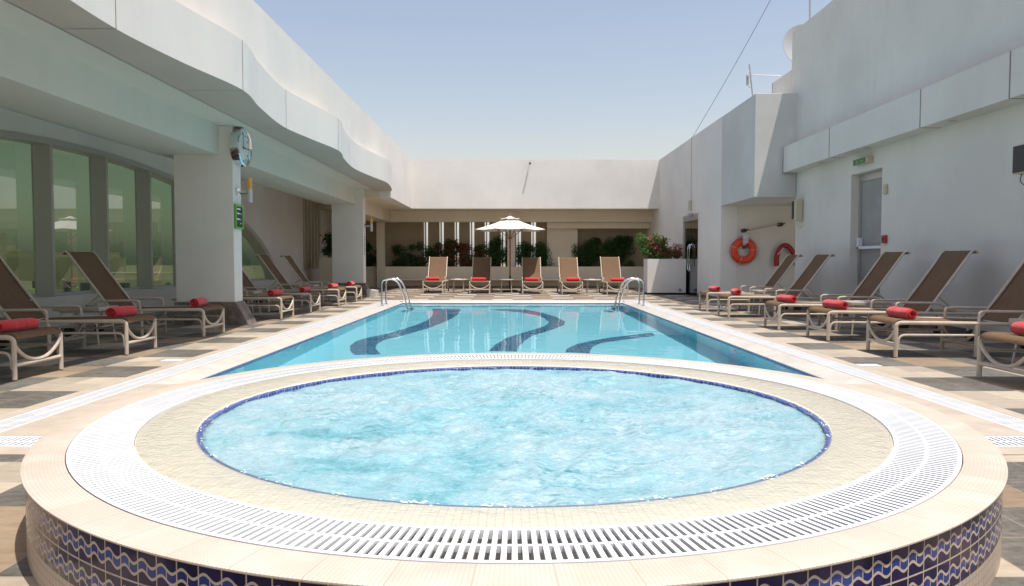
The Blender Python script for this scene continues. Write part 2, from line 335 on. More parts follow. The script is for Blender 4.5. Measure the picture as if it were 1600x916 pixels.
# ------------------------------------------------------------------ mesh helpers
class MB:
    def __init__(s): s.v = []; s.f = []
    def add(s, vs, fs):
        o = len(s.v); s.v += [tuple(p) for p in vs]; s.f += [tuple(i + o for i in f) for f in fs]; return s
    def box(s, x0, y0, z0, x1, y1, z1):
        x0, x1 = sorted((x0, x1)); y0, y1 = sorted((y0, y1)); z0, z1 = sorted((z0, z1))
        return s.add([(x0, y0, z0), (x1, y0, z0), (x1, y1, z0), (x0, y1, z0), (x0, y0, z1), (x1, y0, z1), (x1, y1, z1), (x0, y1, z1)],
                     [(0, 3, 2, 1), (4, 5, 6, 7), (0, 1, 5, 4), (1, 2, 6, 5), (2, 3, 7, 6), (3, 0, 4, 7)])
    def tube(s, pts, r, n=8, cap=True, closed=False, flat=1.):
        P = [Vector(p) for p in pts]; k = len(P); R = r if isinstance(r, (list, tuple)) else [r] * k
        vs = []; up = None
        for i in range(k):
            if closed: d = P[(i + 1) % k] - P[i - 1]
            else: d = P[min(i + 1, k - 1)] - P[max(i - 1, 0)]
            d.normalize()
            if up is None:
                up = Vector((0, 0, 1)) if abs(d.z) < .9 else Vector((0, 1, 0))
            a = d.cross(up)
            if a.length < 1e-4: a = d.cross(Vector((1, 0, 0)))
            a.normalize(); up = a.cross(d).normalized()
            for j in range(n):
                t = 2 * pi * j / n
                vs.append(P[i] + a * cos(t) * R[i] * flat + up * sin(t) * R[i])
        fs = []
        for i in range(k if closed else k - 1):
            for j in range(n):
                a = i * n + j; b = i * n + (j + 1) % n; c = ((i + 1) % k) * n + (j + 1) % n; d_ = ((i + 1) % k) * n + j
                fs.append((a, b, c, d_))
        if cap and not closed:
            fs.append(tuple(range(n - 1, -1, -1))); fs.append(tuple((k - 1) * n + j for j in range(n)))
        return s.add(vs, fs)
    def cyl(s, p0, p1, r, n=16): return s.tube([p0, p1], r, n)
    def prism(s, poly, fn, t0, t1):
        """poly of 2D points placed by fn(a, b, t) for t in t0, t1"""
        n = len(poly); vs = [fn(a, b, t0) for a, b in poly] + [fn(a, b, t1) for a, b in poly]
        fs = [tuple(range(n - 1, -1, -1)), tuple(range(n, 2 * n))] + [(i, (i + 1) % n, n + (i + 1) % n, n + i) for i in range(n)]
        return s.add(vs, fs)
    def grid(s, nx, ny, fn):
        vs = [fn(i / nx, j / ny) for j in range(ny + 1) for i in range(nx + 1)]
        fs = [(j * (nx + 1) + i, j * (nx + 1) + i + 1, (j + 1) * (nx + 1) + i + 1, (j + 1) * (nx + 1) + i) for j in range(ny) for i in range(nx)]
        return s.add(vs, fs)
    def lathe(s, prof, n=128, c=(0, 0), closed=False):
        k = len(prof); vs = []
        for j in range(n):
            t = 2 * pi * j / n
            for r, z in prof: vs.append((c[0] + r * cos(t), c[1] + r * sin(t), z))
        fs = []
        for j in range(n):
            for i in range(k if closed else k - 1):
                a = j * k + i; b = j * k + (i + 1) % k; c_ = ((j + 1) % n) * k + (i + 1) % k; d = ((j + 1) % n) * k + i
                fs.append((a, d, c_, b))
        return s.add(vs, fs)
    def xf(s, mtx):
        s.v = [tuple(mtx @ Vector(p)) for p in s.v]; return s
    def build(s, name, m, parent=None, world=False, smooth=False, bevel=0, fixn=True, at=None):
        off = Vector((0, 0, 0))
        if parent is not None:
            if world:
                q = parent
                while q is not None: off += q.location; q = q.parent
        elif at is not None: off = Vector(at)
        else:
            xs = [p[0] for p in s.v]; ys = [p[1] for p in s.v]; zs = [p[2] for p in s.v]
            off = Vector(((min(xs) + max(xs)) / 2, (min(ys) + max(ys)) / 2, min(zs)))
        me = bpy.data.meshes.new(name)
        me.from_pydata([tuple(Vector(p) - off) for p in s.v], [], s.f)
        if fixn:
            bm = bmesh.new(); bm.from_mesh(me); bmesh.ops.recalc_face_normals(bm, faces=bm.faces); bm.to_mesh(me); bm.free()
        if smooth:
            me.polygons.foreach_set('use_smooth', [True] * len(me.polygons))
            me.set_sharp_from_angle(angle=radians(40))
        me.materials.append(m); me.update()
        o = bpy.data.objects.new(name, me); COL.objects.link(o)
        if parent is not None: o.parent = parent
        else: o.location = off
        if bevel:
            b = o.modifiers.new('bevel', 'BEVEL'); b.width = bevel; b.segments = 2; b.limit_method = 'ANGLE'; b.harden_normals = False
        return o
def thing(name, label, cat, loc=(0, 0, 0), rz=0, group=None):
    o = bpy.data.objects.new(name, None); COL.objects.link(o); o.empty_display_size = .2
    o.location = loc; o.rotation_euler = (0, 0, rz); tag(o, label, cat, group); return o
def tag(o, label, cat, group=None):
    o['label'] = label; o['category'] = cat
    if group: o['group'] = group
    return o
def struct(o, kind='structure'): o['kind'] = kind; return o
def copy_tree(o, parent=None):
    c = o.copy(); COL.objects.link(c); c.parent = parent
    for ch in list(o.children): copy_tree(ch, c)
    return c
def arc(cx, cz, r, a0, a1, n): return [(cx + r * cos(a0 + (a1 - a0) * i / n), cz + r * sin(a0 + (a1 - a0) * i / n)) for i in range(n + 1)]
def smooth_pts(P, it=2):
    P = [Vector(p) for p in P]
    for _ in range(it):
        Q = [P[0]]
        for a, b in zip(P, P[1:]): Q += [a * .75 + b * .25, a * .25 + b * .75]
        Q.append(P[-1]); P = Q
    return P

# ------------------------------------------------------------------ ground, deck, pool
PX, PY0, PY1 = 2.77, 6.05, 18.02        # pool basin
GI, GO = 2.98, 3.21                     # side gratings
FG0, FG1 = 18.28, 18.50                 # far grating
CX, CY = .005, 3.585                    # spa centre
SZ = .285                               # spa rim height
gm = MB(); gm.grid(8, 8, lambda a, b: (-3000 + 6000 * a, -3000 + 6000 * b, -16))
M['city_ground'] = mat('dusty_ground', rough=.95, fn=noisy((.30, .25, .19), (.42, .36, .28), .05))
struct(gm.build('ground', M['city_ground']))
dk = MB(); Z0 = -.35
dk.box(-GO, FG1, Z0, GO, 28.4, 0)
dk.box(-7.35, 4.08, Z0, -GO, 28.4, 0); dk.box(GO, 4.08, Z0, 8.4, 28.4, 0)
dk.box(-7.35, -6, Z0, 8.4, 3.84, 0)
dk.box(-GI, 4.08, Z0, GI, PY0 - .25, 0)
struct(dk.build('terrace_floor', M['deck'], at=(0, 0, 0)))
ch = MB()
for sx in (-1, 1):
    ch.box(sx * GI, 4.08, Z0, sx * GO, FG1, -.09); ch.box(sx * 1.5, 3.84, Z0, sx * 7.35, 4.08, -.09)
ch.box(-GI, FG0, Z0, GI, FG1, -.09)
struct(ch.build('drain_channel', M['trough']))
# coping with a slope falling to the water, outer border strip as a thin sheet
cp = MB()
for sx in (-1, 1):
    cp.prism([(GI, Z0), (GI, 0), (GI - .04, .0), (PX, -.045), (PX, Z0)], lambda a, b, t, sx=sx: (sx * a, t, b), PY0 - .25, FG0)
cp.prism([(FG0, Z0), (FG0, 0), (FG0 - .04, 0), (PY1, -.045), (PY1, Z0)], lambda a, b, t: (t, a, b), -PX, PX)
cp.prism([(PY0 - .25, Z0), (PY0 - .25, 0), (PY0 - .2, 0), (PY0, -.045), (PY0, Z0)], lambda a, b, t: (t, a, b), -PX, PX)
struct(cp.build('pool_coping', M['curb']))
bs = MB()
for sx in (-1, 1):
    bs.box(sx * GO, 4.08, .001, sx * (GO + .11), FG1 + .1, .005); bs.box(sx * 1.9, 3.68, .001, sx * 7.3, 3.84, .005)
bs.box(-GO, FG1, .001, GO, FG1 + .1, .005); bs.box(-GI, 4.08, .001, GI, PY0 - .25, .005)
struct(bs.build('coping_border', M['coping']))
# basin
PZ = -1.25
pb = MB()
pb.box(-PX - .2, PY0 - .2, PZ - .2, PX + .2, PY1 + .2, PZ)
pb.box(-PX - .2, PY0 - .2, PZ, -PX, PY1 + .2, Z0); pb.box(PX, PY0 - .2, PZ, PX + .2, PY1 + .2, Z0)
pb.box(-PX, PY0 - .2, PZ, PX, PY0, Z0); pb.box(-PX, PY1, PZ, PX, PY1 + .2, Z0)
e = .004
pb.box(-PX, PY0, Z0 - .001, -PX + e, PY1, -.16); pb.box(PX - e, PY0, Z0 - .001, PX, PY1, -.16)
pb.box(-PX + e, PY0, Z0 - .001, PX - e, PY0 + e, -.16); pb.box(-PX + e, PY1 - e, Z0 - .001, PX - e, PY1, -.16)
struct(pb.build('pool_basin', M['pooltile']))
tb = MB(); e2 = .012
tb.box(-PX, PY0, -.16, -PX + e2, PY1, -.047); tb.box(PX - e2, PY0, -.16, PX, PY1, -.047)
tb.box(-PX + e2, PY0, -.16, PX - e2, PY0 + e2, -.047); tb.box(-PX + e2, PY1 - e2, -.16, PX - e2, PY1, -.047)
struct(tb.build('waterline_tile_band', M['blue']))
# swirling stripes of dark mosaic on the pool floor (plan outlines in metres)
STR = [[(-2.078, 9.432), (-2.214, 9.801), (-2.343, 10.373), (-2.364, 10.891), (-2.257, 11.382), (-2.061, 11.892), (-1.908, 12.601), (-1.779, 13.409), (-1.705, 14.19), (-1.713, 15.245), (-1.794, 16.286), (-1.956, 17.418), (-1.268, 17.423), (-1.188, 15.844), (-1.24, 14.701), (-1.35, 13.723), (-1.494, 12.759), (-1.672, 12.033), (-1.832, 11.39), (-1.972, 10.983), (-1.986, 10.506), (-1.912, 10.03), (-1.752, 9.5)], [(-0.324, 9.832), (-0.262, 10.405), (-0.125, 11.201), (0.09, 11.813), (0.368, 12.504), (0.592, 13.166), (0.701, 13.865), (0.661, 14.704), (0.505, 15.544), (0.174, 16.294), (-0.292, 16.84), (-0.568, 17.275), (-0.139, 17.426), (0.291, 17.201), (0.631, 16.293), (0.913, 15.082), (1.026, 14.051), (0.95, 13.289), (0.725, 12.614), (0.504, 12.044), (0.302, 11.497), (0.167, 10.84), (0.094, 10.284), (0.059, 9.789)], [(0.704, 9.702), (0.77, 10.094), (0.934, 10.524), (1.209, 10.94), (1.536, 11.335), (1.903, 11.636), (2.253, 11.955), (2.34, 12.021), (2.299, 11.565), (1.949, 11.269), (1.584, 10.935), (1.31, 10.646), (1.152, 10.276), (1.074, 9.934), (1.034, 9.615)]]
stp = MB()
for poly in STR:
    P = [(a, b) for a, b in poly]
    stp.prism(P, lambda a, b, t: (a, b, t), PZ + .002, PZ + .006)
struct(stp.build('pool_floor_stripes', M['stripe']))
WZ = -.062
import mathutils.noise as mn
def ripple(a, b):
    x = -PX + .002 + (2 * PX - .004) * a; y = PY0 + .002 + (PY1 - PY0 - .004) * b
    return (x, y, WZ + .0022 * mn.noise(Vector((x * 1.5, y * 1.3, 0))) + .0009 * mn.noise(Vector((x * 4.2, y * 3.6, 5))))
wt = MB(); wt.grid(110, 240, ripple)
water = struct(wt.build('pool_water', M['water'], fixn=False))
# pool lights and outlets on the side walls
for sx, yy in ((-1, 9.2), (1, 9.0), (1, 14.6)):
    t = MB().cyl((sx * (PX - .02), yy, -.42), (sx * (PX - .005), yy, -.42), .09, 24)
    o = t.build('underwater_light', M['steel'])
    tag(o, {(-1, 9.2): 'round steel fitting under water on the left pool wall', (1, 9.0): 'round steel fitting under water on the right pool wall, nearer the hot tub',
            (1, 14.6): 'round steel fitting under water on the right pool wall near the far ladder'}[(sx, yy)], 'pool light', 'round fittings in the pool walls')

def straight_grating(name, x0, y0, x1, y1, along, label, z1=.0, pitch=.034):
    b = MB(); h = .022; z0 = z1 - h
    e_ = .016
    if along == 'y':
        b.box(x0, y0, z0, x0 + e_, y1, z1); b.box(x1 - e_, y0, z0, x1, y1, z1); xm = (x0 + x1) / 2; b.box(xm - .006, y0, z0 + .004, xm + .006, y1, z1 - .003)
        n = int((y1 - y0) / pitch)
        for i in range(n):
            y = y0 + (i + .25) * (y1 - y0) / n; b.box(x0 + e_, y, z1 - .009, x1 - e_, y + pitch * .52, z1 - .001)
    else:
        b.box(x0, y0, z0, x1, y0 + e_, z1); b.box(x0, y1 - e_, z0, x1, y1, z1); ym = (y0 + y1) / 2; b.box(x0, ym - .006, z0 + .004, x1, ym + .006, z1 - .003)
        n = int((x1 - x0) / pitch)
        for i in range(n):
            x = x0 + (i + .25) * (x1 - x0) / n; b.box(x, y0 + e_, z1 - .009, x + pitch * .52, y1 - e_, z1 - .001)
    o = b.build(name, M['grate'], fixn=False); tag(o, label, 'drain grating', 'white drain gratings round the pool'); return o
straight_grating('drain_grating', -GO + .003, 4.083, -GI - .003, FG1 - .003, 'y', 'long white slatted drain grating along the left side of the pool', .004)
straight_grating('drain_grating', GI + .003, 4.083, GO - .003, FG1 - .003, 'y', 'long white slatted drain grating along the right side of the pool', .004)
straight_grating('drain_grating', -GI, FG0 + .003, GI, FG1 - .003, 'x', 'white slatted drain grating along the far end of the pool', .004)
straight_grating('drain_grating', -7.3, 3.843, -1.99, 4.077, 'x', 'white slatted drain grating running left from beside the hot tub', .004)
straight_grating('drain_grating', 1.99, 3.843, 7.3, 4.077, 'x', 'white slatted drain grating running right from beside the hot tub', .004)

# ------------------------------------------------------------------ hot tub
R0, R1, R2, R3 = 1.459, 1.685, 1.908, 2.043
tub = thing('hot_tub', 'round raised hot tub full of bubbling pale blue water, tiled in navy with cream waves', 'hot tub', (CX, CY, 0))
MB().lathe([(R3 - .12, 0), (R3 - .012, 0), (R3 - .012, SZ - .014), (R3 - .12, SZ - .014)], 360, closed=True).build('tiled_wall', M['wave'], tub, smooth=True)
MB().lathe([(R2 + .004, SZ - .10), (R3 - .02, SZ - .013), (R3 - .008, SZ - .013), (R3, SZ - .008), (R3, SZ - .004), (R3 - .006, SZ), (R2 + .004, SZ), ], 360, closed=True).build('rim', M['rim'], tub, smooth=True)
MB().lathe([(R1 - .0, SZ - .09), (R2 + .002, SZ - .09), (R2 + .002, SZ - .10), (R1, SZ - .10)], 180, closed=True).build('overflow_channel', M['trough'], tub)
MB().lathe([(R1 - .002, SZ - .10), (R1 - .002, SZ - .006), (R1 - .03, SZ - .004), (R0, SZ - .022), (R0, SZ - .10)], 240, closed=True).build('overflow_lip', M['lip'], tub, smooth=True)
MB().lathe([(R0 + .001, SZ - .0215), (R0 - .018, SZ - .024), (R0 - .022, SZ - .028), (R0 - .026, SZ - .13)], 240).build('waterline_tiles', M['blue'], tub, smooth=True)
MB().lathe([(R0 - .026, SZ - .13), (R0 - .10, -.05), (1.05, -.1), (1.0, -.55), (.01, -.6)], 96).build('basin', M['pooltile'], tub, smooth=True)
b = MB(); h = SZ + .002
b.lathe([(R1, h - .025), (R1 + .016, h - .025), (R1 + .016, h), (R1, h)], 240, closed=True)
b.lathe([(R2 - .014, h - .025), (R2, h - .025), (R2, h), (R2 - .014, h)], 240, closed=True)
rm = (R1 + R2) / 2
b.lathe([(rm - .006, h - .02), (rm + .006, h - .02), (rm + .006, h - .002), (rm - .006, h - .002)], 240, closed=True)
NB = 436
for i in range(NB):
    a = 2 * pi * i / NB; da = .5 * pi / NB * 1.05
    vs = []
    for z in (h - .009, h - .001):
        for r, s_ in ((R1 + .016, -1), (R2 - .014, -1), (R2 - .014, 1), (R1 + .016, 1)):
            vs.append((r * cos(a + s_ * da), r * sin(a + s_ * da), z))
    b.add(vs, [(0, 3, 2, 1), (4, 5, 6, 7), (0, 1, 5, 4), (1, 2, 6, 5), (2, 3, 7, 6), (3, 0, 4, 7)])
b.build('ring_grating', M['grate'], tub, fixn=False)
import mathutils.noise as mn
def spa_h(x, y):
    r = sqrt(x * x + y * y)
    a = min(1, max(0, (1.47 - r) / .25))
    v = mn.fractal(Vector((x * 2.2, y * 2.2, 3)), .9, 2.1, 3) * .012 + mn.fractal(Vector((x * 9, y * 9, 7)), .8, 2.2, 4) * .009 + abs(mn.fractal(Vector((x * 22, y * 30, 1)), .7, 2.2, 3)) * .005
    return SZ - .040 + v * (.6 + a)
sw = MB(); NR, NA = 150, 420
vs = [(0, 0, spa_h(0, 0))]
for i in range(1, NR + 1):
    r = (R0 - .021) * (i / NR) ** .8
    for j in range(NA):
        a = 2 * pi * j / NA; x, y = r * cos(a), r * sin(a); vs.append((x, y, spa_h(x, y)))
fs = [(0, 1 + j, 1 + (j + 1) % NA) for j in range(NA)]
for i in range(NR - 1):
    for j in range(NA):
        a = 1 + i * NA; fs.append((a + j, a + NA + j, a + NA + (j + 1) % NA, a + (j + 1) % NA))
sw.add(vs, fs); spaw = struct(sw.build('hot_tub_water', M['spa'], smooth=False, fixn=False, at=(CX, CY, 0))) if False else None
o = MB(); o.v = sw.v; o.f = sw.f
spaw = o.build('bubbling_surface', M['spa'], tub, fixn=False); spaw.data.polygons.foreach_set('use_smooth', [True] * len(spaw.data.polygons))
MB().lathe([(.01, SZ - .085), (.9, SZ - .085), (R0 - .027, SZ - .09)], 96).build('bright_bubble_layer', mat('milky_bubbles', rough=.9, fn=noisy((.24, .46, .52), (.42, .60, .64), 5)), tub, smooth=True)  # pale bubble layer added so the see-through water edge stays bright
MB().lathe([(R0 + .001, SZ - .014), (R0 + .10, SZ - .006), (R1 - .03, SZ + .0), (R1 - .006, SZ - .0025)], 240).build('overflow_film', M['film'], tub, smooth=True)

rf_ = random.Random(3); f = MB()
for i in range(1100):
    a = rf_.uniform(0, 2 * pi); a += .06 * sin(a * 37); r = R0 - .022 + abs(rf_.gauss(0, .022)); r = min(r, R0 + .05)
    if mn.noise(Vector((cos(a) * 6, sin(a) * 6, 2))) + rf_.uniform(-.9, .9) < 0: continue
    z = SZ - .0185 + rf_.uniform(0, .002); q = rf_.uniform(.0012, .0036); l = q * rf_.uniform(1, 3.2)
    x, y = r * cos(a), r * sin(a); tx, ty = -sin(a) * l, cos(a) * l; nx_, ny_ = cos(a) * q, sin(a) * q
    f.add([(x - tx, y - ty, z), (x + nx_, y + ny_, z), (x + tx, y + ty, z), (x - nx_, y - ny_, z), (x, y, z + q * .8)], [(0, 1, 4), (1, 2, 4), (2, 3, 4), (3, 0, 4), (3, 2, 1, 0)])
fo = f.build('foam_flecks', mat('foam', (.74, .80, .83), .35), tub, fixn=False); fo['kind'] = 'stuff'
# ------------------------------------------------------------------ pool ladders
def ladder(sx, label):
    t = thing('pool_ladder', label, 'pool ladder', (sx * 2.95, 16.5, 0), 0, 'steel ladders at the far end of the pool')
    for k, dy in enumerate((-.27, .27)):
        P = [(0, dy, 0), (0, dy, .40), (0, dy, .56), (-sx * .12, dy, .60), (-sx * .27, dy, .60), (-sx * .40, dy, .50), (-sx * .55, dy, .05), (-sx * .60, dy, -.25), (-sx * .60, dy, -.95)]
        MB().tube(smooth_pts(P, 3), .021, 12).build('hand_rail', M['steel'], t, smooth=True)
        MB().lathe([(.0, 0), (.045, 0), (.045, .008), (.02, .014)], 16, (0, dy)).build('floor_flange', M['steel'], t)
    for z in (-.3, -.55, -.8):
        MB().box(-sx * .56, -.26, z, -sx * .66, .26, z + .025).build('step', M['steel'], t)
    return t
ladder(-1, 'curved steel handrail ladder at the far left corner of the pool')
ladder(1, 'curved steel handrail ladder at the far right corner of the pool')

# ------------------------------------------------------------------ left building: canopy, columns, glass arch
FB = -6.0                                # everything runs on behind the camera to here
par = thing('parapet_wall', 'long white parapet wall rising above the wavy canopy on the left', 'wall', (-3.75, 10, 2.87))
MB().box(-3.90, FB, 3.06, -3.57, 21.2, 4.59).build('long_panel', M['wall'], par, world=True)
MB().box(-3.90, 21.2, 2.87, -3.57, 25.7, 4.59).build('end_panel', M['wall'], par, world=True)
can = thing('canopy', 'wavy edged white canopy overhanging the left loungers', 'canopy', (-3.5, 10, 3.05))
KEY = [(-9, -3.4), (-7, -3.46), (-5.2, -3.24), (-4.0, -3.42), (-2.4, -3.49), (-.2, -3.24), (1.0, -3.42), (2.4, -3.49), (4.2, -3.24), (5.0, -3.40), (6.4, -3.50), (7.5, -3.41), (8.74, -3.235), (9.7, -3.37), (11.1, -3.49), (12.2, -3.38), (13.5, -3.225), (14.5, -3.37), (16.0, -3.50), (17.4, -3.42), (18.8, -3.28), (20.0, -3.36), (21.0, -3.50), (21.5, -3.62), (22, -3.65)]
def wave_x(y):
    for i in range(1, len(KEY) - 2):
        (y0, p0), (y1, p1), (y2, p2), (y3, p3) = KEY[i - 1:i + 3]
        if y1 <= y <= y2:
            t = (y - y1) / (y2 - y1); m1 = (p2 - p0) / (y2 - y0) * (y2 - y1); m2 = (p3 - p1) / (y3 - y1) * (y2 - y1)
            return (2*t**3 - 3*t*t + 1) * p1 + (t**3 - 2*t*t + t) * m1 + (-2*t**3 + 3*t*t) * p2 + (t**3 - t*t) * m2
    return -3.5
ys = [FB + .1 * i for i in range(int((21.2 - FB) / .1) + 1)]
f = MB(); n = len(ys)
vs = []
for y in ys:
    x = wave_x(y); vs += [(x, y, 3.05), (x, y, 3.64), (-3.57, y, 3.64), (-3.57, y, 3.05)]
fs = []
for i in range(n - 1):
    a = i * 4; fs += [(a, a + 1, a + 5, a + 4), (a + 1, a + 2, a + 6, a + 5)]
fs += [(0, 3, 2, 1), (4 * n - 4, 4 * n - 3, 4 * n - 2, 4 * n - 1)]
f.add(vs, fs); f.build('wavy_fascia', M['fascia'], can, world=True, smooth=True)
f = MB(); vs = []; fs = []
for y in ys: vs += [(wave_x(y) - .001, y, 3.05), (-4.0, y, 3.05), ]
for i in range(n - 1): a = i * 2; fs.append((a, a + 1, a + 3, a + 2))
f.add(vs, fs); f.box(-4.0, FB, 3.05, -3.99, 21.2, 3.10); f.box(-4.0, 21.15, 3.051, -3.58, 21.2, 3.64)
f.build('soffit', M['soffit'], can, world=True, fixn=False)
for y in (1.2, 6.45, 8.74, 11.2, 13.45, 15.4):
    j = MB(); x = wave_x(y); x2 = wave_x(y + .012)
    j.add([(x + .002, y, 3.048), (x2 + .002, y + .012, 3.048), (x2 + .002, y + .012, 3.642), (x + .002, y, 3.642), (-4.0, y, 3.048), (-4.0, y + .012, 3.048)], [(0, 1, 2, 3), (0, 4, 5, 1)])
    j.build('panel_joint', M['joint'], can, world=True, fixn=False)
rf = thing('roof_slab', 'flat white roof slab and deep beam over the left terrace', 'roof', (-5.5, 10, 3.1))
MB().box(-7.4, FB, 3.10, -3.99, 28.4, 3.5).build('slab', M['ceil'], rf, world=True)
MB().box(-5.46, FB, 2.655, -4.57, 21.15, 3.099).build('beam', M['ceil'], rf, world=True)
MB().box(-5.30, 21.45, 2.47, -4.57, 26.9, 2.868).build('beam', M['cream'], rf, world=True)
MB().box(-5.46, 21.21, 2.873, -3.895, 25.99, 3.098).build('soffit_panel', M['cream'], rf, world=True)
def column(y, label):
    c = thing('column', label, 'column', (-4.8, y + .16, 0), 0, 'square columns on the left')
    MB().box(-5.28, y, .36, -4.36, y + .33, 3.10).build('shaft', M['wall'], c, world=True, bevel=.006)
    MB().add([(-5.30, y - .02, 0), (-4.14, y - .02, 0), (-4.14, y + .36, 0), (-5.30, y + .36, 0), (-5.30, y - .02, .36), (-4.345, y - .02, .36), (-4.345, y + .36, .36), (-5.30, y + .36, .36)],
             [(0, 3, 2, 1), (4, 5, 6, 7), (0, 1, 5, 4), (1, 2, 6, 5), (2, 3, 7, 6), (3, 0, 4, 7)]).build('flared_plinth', M['plinth'], c, world=True)
    return c
column(11.3, 'square white column nearest the camera, carrying the clock')
column(21.1, 'square white column farther away beside the last left loungers')
column(1.3, 'square white column just outside the left of the frame') if False else None
MB().add([(-4.12, 20.3, 0), (-3.86, 20.3, 0), (-3.86, 20.75, 0), (-4.12, 20.75, 0), (-4.12, 20.3, .21), (-3.86, 20.3, .17), (-3.86, 20.75, .17), (-4.12, 20.75, .21)],
         [(0, 3, 2, 1), (4, 5, 6, 7), (0, 1, 5, 4), (1, 2, 6, 5), (2, 3, 7, 6), (3, 0, 4, 7)]).build('stone_block', M['curb'])
tag(bpy.data.objects['stone_block'], 'small pale stone block on the deck beside the far left column', 'stone block')

AC, AW, AH = 12.2, 9.45, 2.88           # arch centre, half width, crown height
def arch_z(y, dh=0., dw=0.):
    q = 1 - ((y - AC) / (AW + dw)) ** 2
    return (AH + dh) * sqrt(max(q, 0))
lw = thing('arched_wall', 'white side wall on the left with a wide shallow glazed arch', 'wall', (-7.2, 14, 0))
f = MB(); st = [AC - AW + 2 * AW * i / 120 for i in range(121)]
for a, b_ in zip(st, st[1:]):
    za, zb = arch_z(a), arch_z(b_)
    f.add([(-7, a, za), (-7, b_, zb), (-7, b_, 3.1), (-7, a, 3.1), (-7.35, a, za), (-7.35, b_, zb), (-7.35, b_, 3.1), (-7.35, a, 3.1)],
          [(0, 1, 2, 3), (4, 7, 6, 5), (0, 4, 5, 1)])
f.box(-7.35, FB, 0, -7, AC - AW, 3.1)
f.build('arch_surround', M['wall'], lw, world=True, fixn=False)
f = MB(); f.box(-7.35, AC + AW, 0, -7, 24.15, 3.1); f.box(-7.35, 24.15, 0, -7, 26.4, .73); f.box(-7.35, 26.4, 0, -7, 28.4, 3.1)
f.build('end_panel', M['wall'], lw, world=True)
f = MB()
for i in range(6):
    y = 24.15 + .22 + i * .40; f.box(-7.25, y, .731, -7.03, y + .12, 3.099)
f.build('vertical_slats', M['cream'], lw, world=True)
MB().box(-7.33, 24.15, .731, -7.31, 26.4, 3.099).build('dark_backing', mat('dark_backing_sheet', (.05, .055, .05), .15), lw, world=True)  # dark sheet added behind the slats to keep the openings dark
MB().box(-7.35, AC - AW + .1, .001, -6.97, AC + AW - .15, .46).build('sill', M['wall2'], lw, world=True, bevel=.01)
gz = thing('arched_window', 'green tinted glass screen under the shallow arch behind the left loungers', 'window', (-7.2, 12, .47))
f = MB(); f.box(-7.27, AC - AW + .3, .462, -7.26, AC + AW - .35, .5)
vs = []
sg = [s_ for s_ in st if arch_z(s_, -.06) > .5]
for a, b_ in zip(sg, sg[1:]):
    za, zb = arch_z(a, -.06), arch_z(b_, -.06)
    f.add([(-7.265, a, .5), (-7.265, b_, .5), (-7.265, b_, zb), (-7.265, a, za)], [(0, 1, 2, 3)])
f.build('pane', M['greenglass'], gz, world=True, fixn=False)
f = MB()
for a, b_ in zip(st[1:-1], st[2:-1]):
    def q(y): return arch_z(y, -.002, -.002), arch_z(y, -.09, -.30)
    (a1, a0), (b1, b0) = q(a), q(b_)
    a0 = max(a0, 0); b0 = max(b0, 0)
    X0, X1 = -7.28, -6.98
    f.add([(X1, a, a0), (X1, b_, b0), (X1, b_, b1), (X1, a, a1), (X0, a, a0), (X0, b_, b0), (X0, b_, b1), (X0, a, a1)], [(0, 1, 2, 3), (4, 7, 6, 5), (0, 4, 5, 1), (3, 2, 6, 7)])
f.build('arch_frame', M['warmalu'], gz, world=True, fixn=False)
for i in range(-3, 6):
    y = 11.02 + i * 1.495
    if y > 20.6 or y < 5: continue
    zt = arch_z(y, -.07, -.2)
    MB().box(-7.29, y - .03, .461, -7.0, y + .03, zt).build('mullion', M['warmalu'], gz, world=True)
MB().box(-7.30, AC - AW + .4, .4605, -7.20, AC + AW - .45, .50).build('bottom_rail', M['alulight'], gz, world=True)

# ------------------------------------------------------------------ back: fascia, beams, screen wall, bench
bf = thing('end_fascia_wall', 'broad white upper wall closing the far end above the loungers', 'wall', (.8, 26.2, 2.87))
MB().box(-3.90, 25.7, 2.87, 5.2, 26.0, 4.59).build('upper_wall', M['wall'], bf, world=True)
MB().box(-3.985, 26.0, 2.869, 5.2, 28.4, 3.098).build('soffit', M['cream'], bf, world=True)
MB().box(-5.0, 26.95, 2.47, 5.2, 27.3, 2.867).build('beam', M['cream'], bf, world=True)
MB().box(-6.99, 25.995, 2.872, -3.987, 28.0, 3.098).build('side_soffit', M['cream'], bf, world=True)
MB().box(1.30, 27.31, 2.24, 5.2, 27.6, 2.467).build('lower_beam', M['cream'], bf, world=True)
sc_ = thing('screen_wall', 'tan far wall of tall vertical boards with bright gaps between them', 'wall', (-1, 28, 0))
MB().box(-7.0, 28.0, 0, -3.62, 28.3, 2.868).build('side_panel', M['tan'], sc_, world=True)
MB().box(1.31, 27.62, 0, 2.48, 28.3, 2.868).build('side_panel', M['cream'], sc_, world=True)
MB().box(2.48, 28.0, 0, 5.2, 28.3, 2.868).build('side_panel', M['tan'], sc_, world=True)
slots = [-3.36, -2.75, -2.16, -1.57, -.99, -.37, .24, .82]
edges = [-3.62] + [v for s_ in slots for v in (s_ - .095, s_ + .085)] + [1.31]
for a, b_ in zip(edges[::2], edges[1::2]):
    MB().box(a, 27.95, .5, b_, 28.2, 2.868).build('board', M['tan'], sc_, world=True)
for s_ in slots:
    MB().box(s_ - .05, 28.0, .5, s_ + .0, 28.2, 2.866).build('fin', M['alu'], sc_, world=True)
MB().box(-3.6, 27.96, 0, 1.3, 28.2, .499).build('base_panel', M['tan'], sc_, world=True)
MB().box(-.20, 27.46, .801, .10, 27.94, 2.868).build('pier', M['cream'], sc_, world=True)
MB().box(-5.08, 26.96, 0, -4.80, 27.19, 2.469).build('pier', M['cream'], sc_, world=True)
pw = thing('planter_wall', 'low cream planter wall with a built in bench below the far shrubs', 'planter', (0, 27.1, 0))
MB().box(-6.98, 27.2, 0, 5.18, 27.45, .80).build('wall', M['cream'], pw, world=True, bevel=.01)
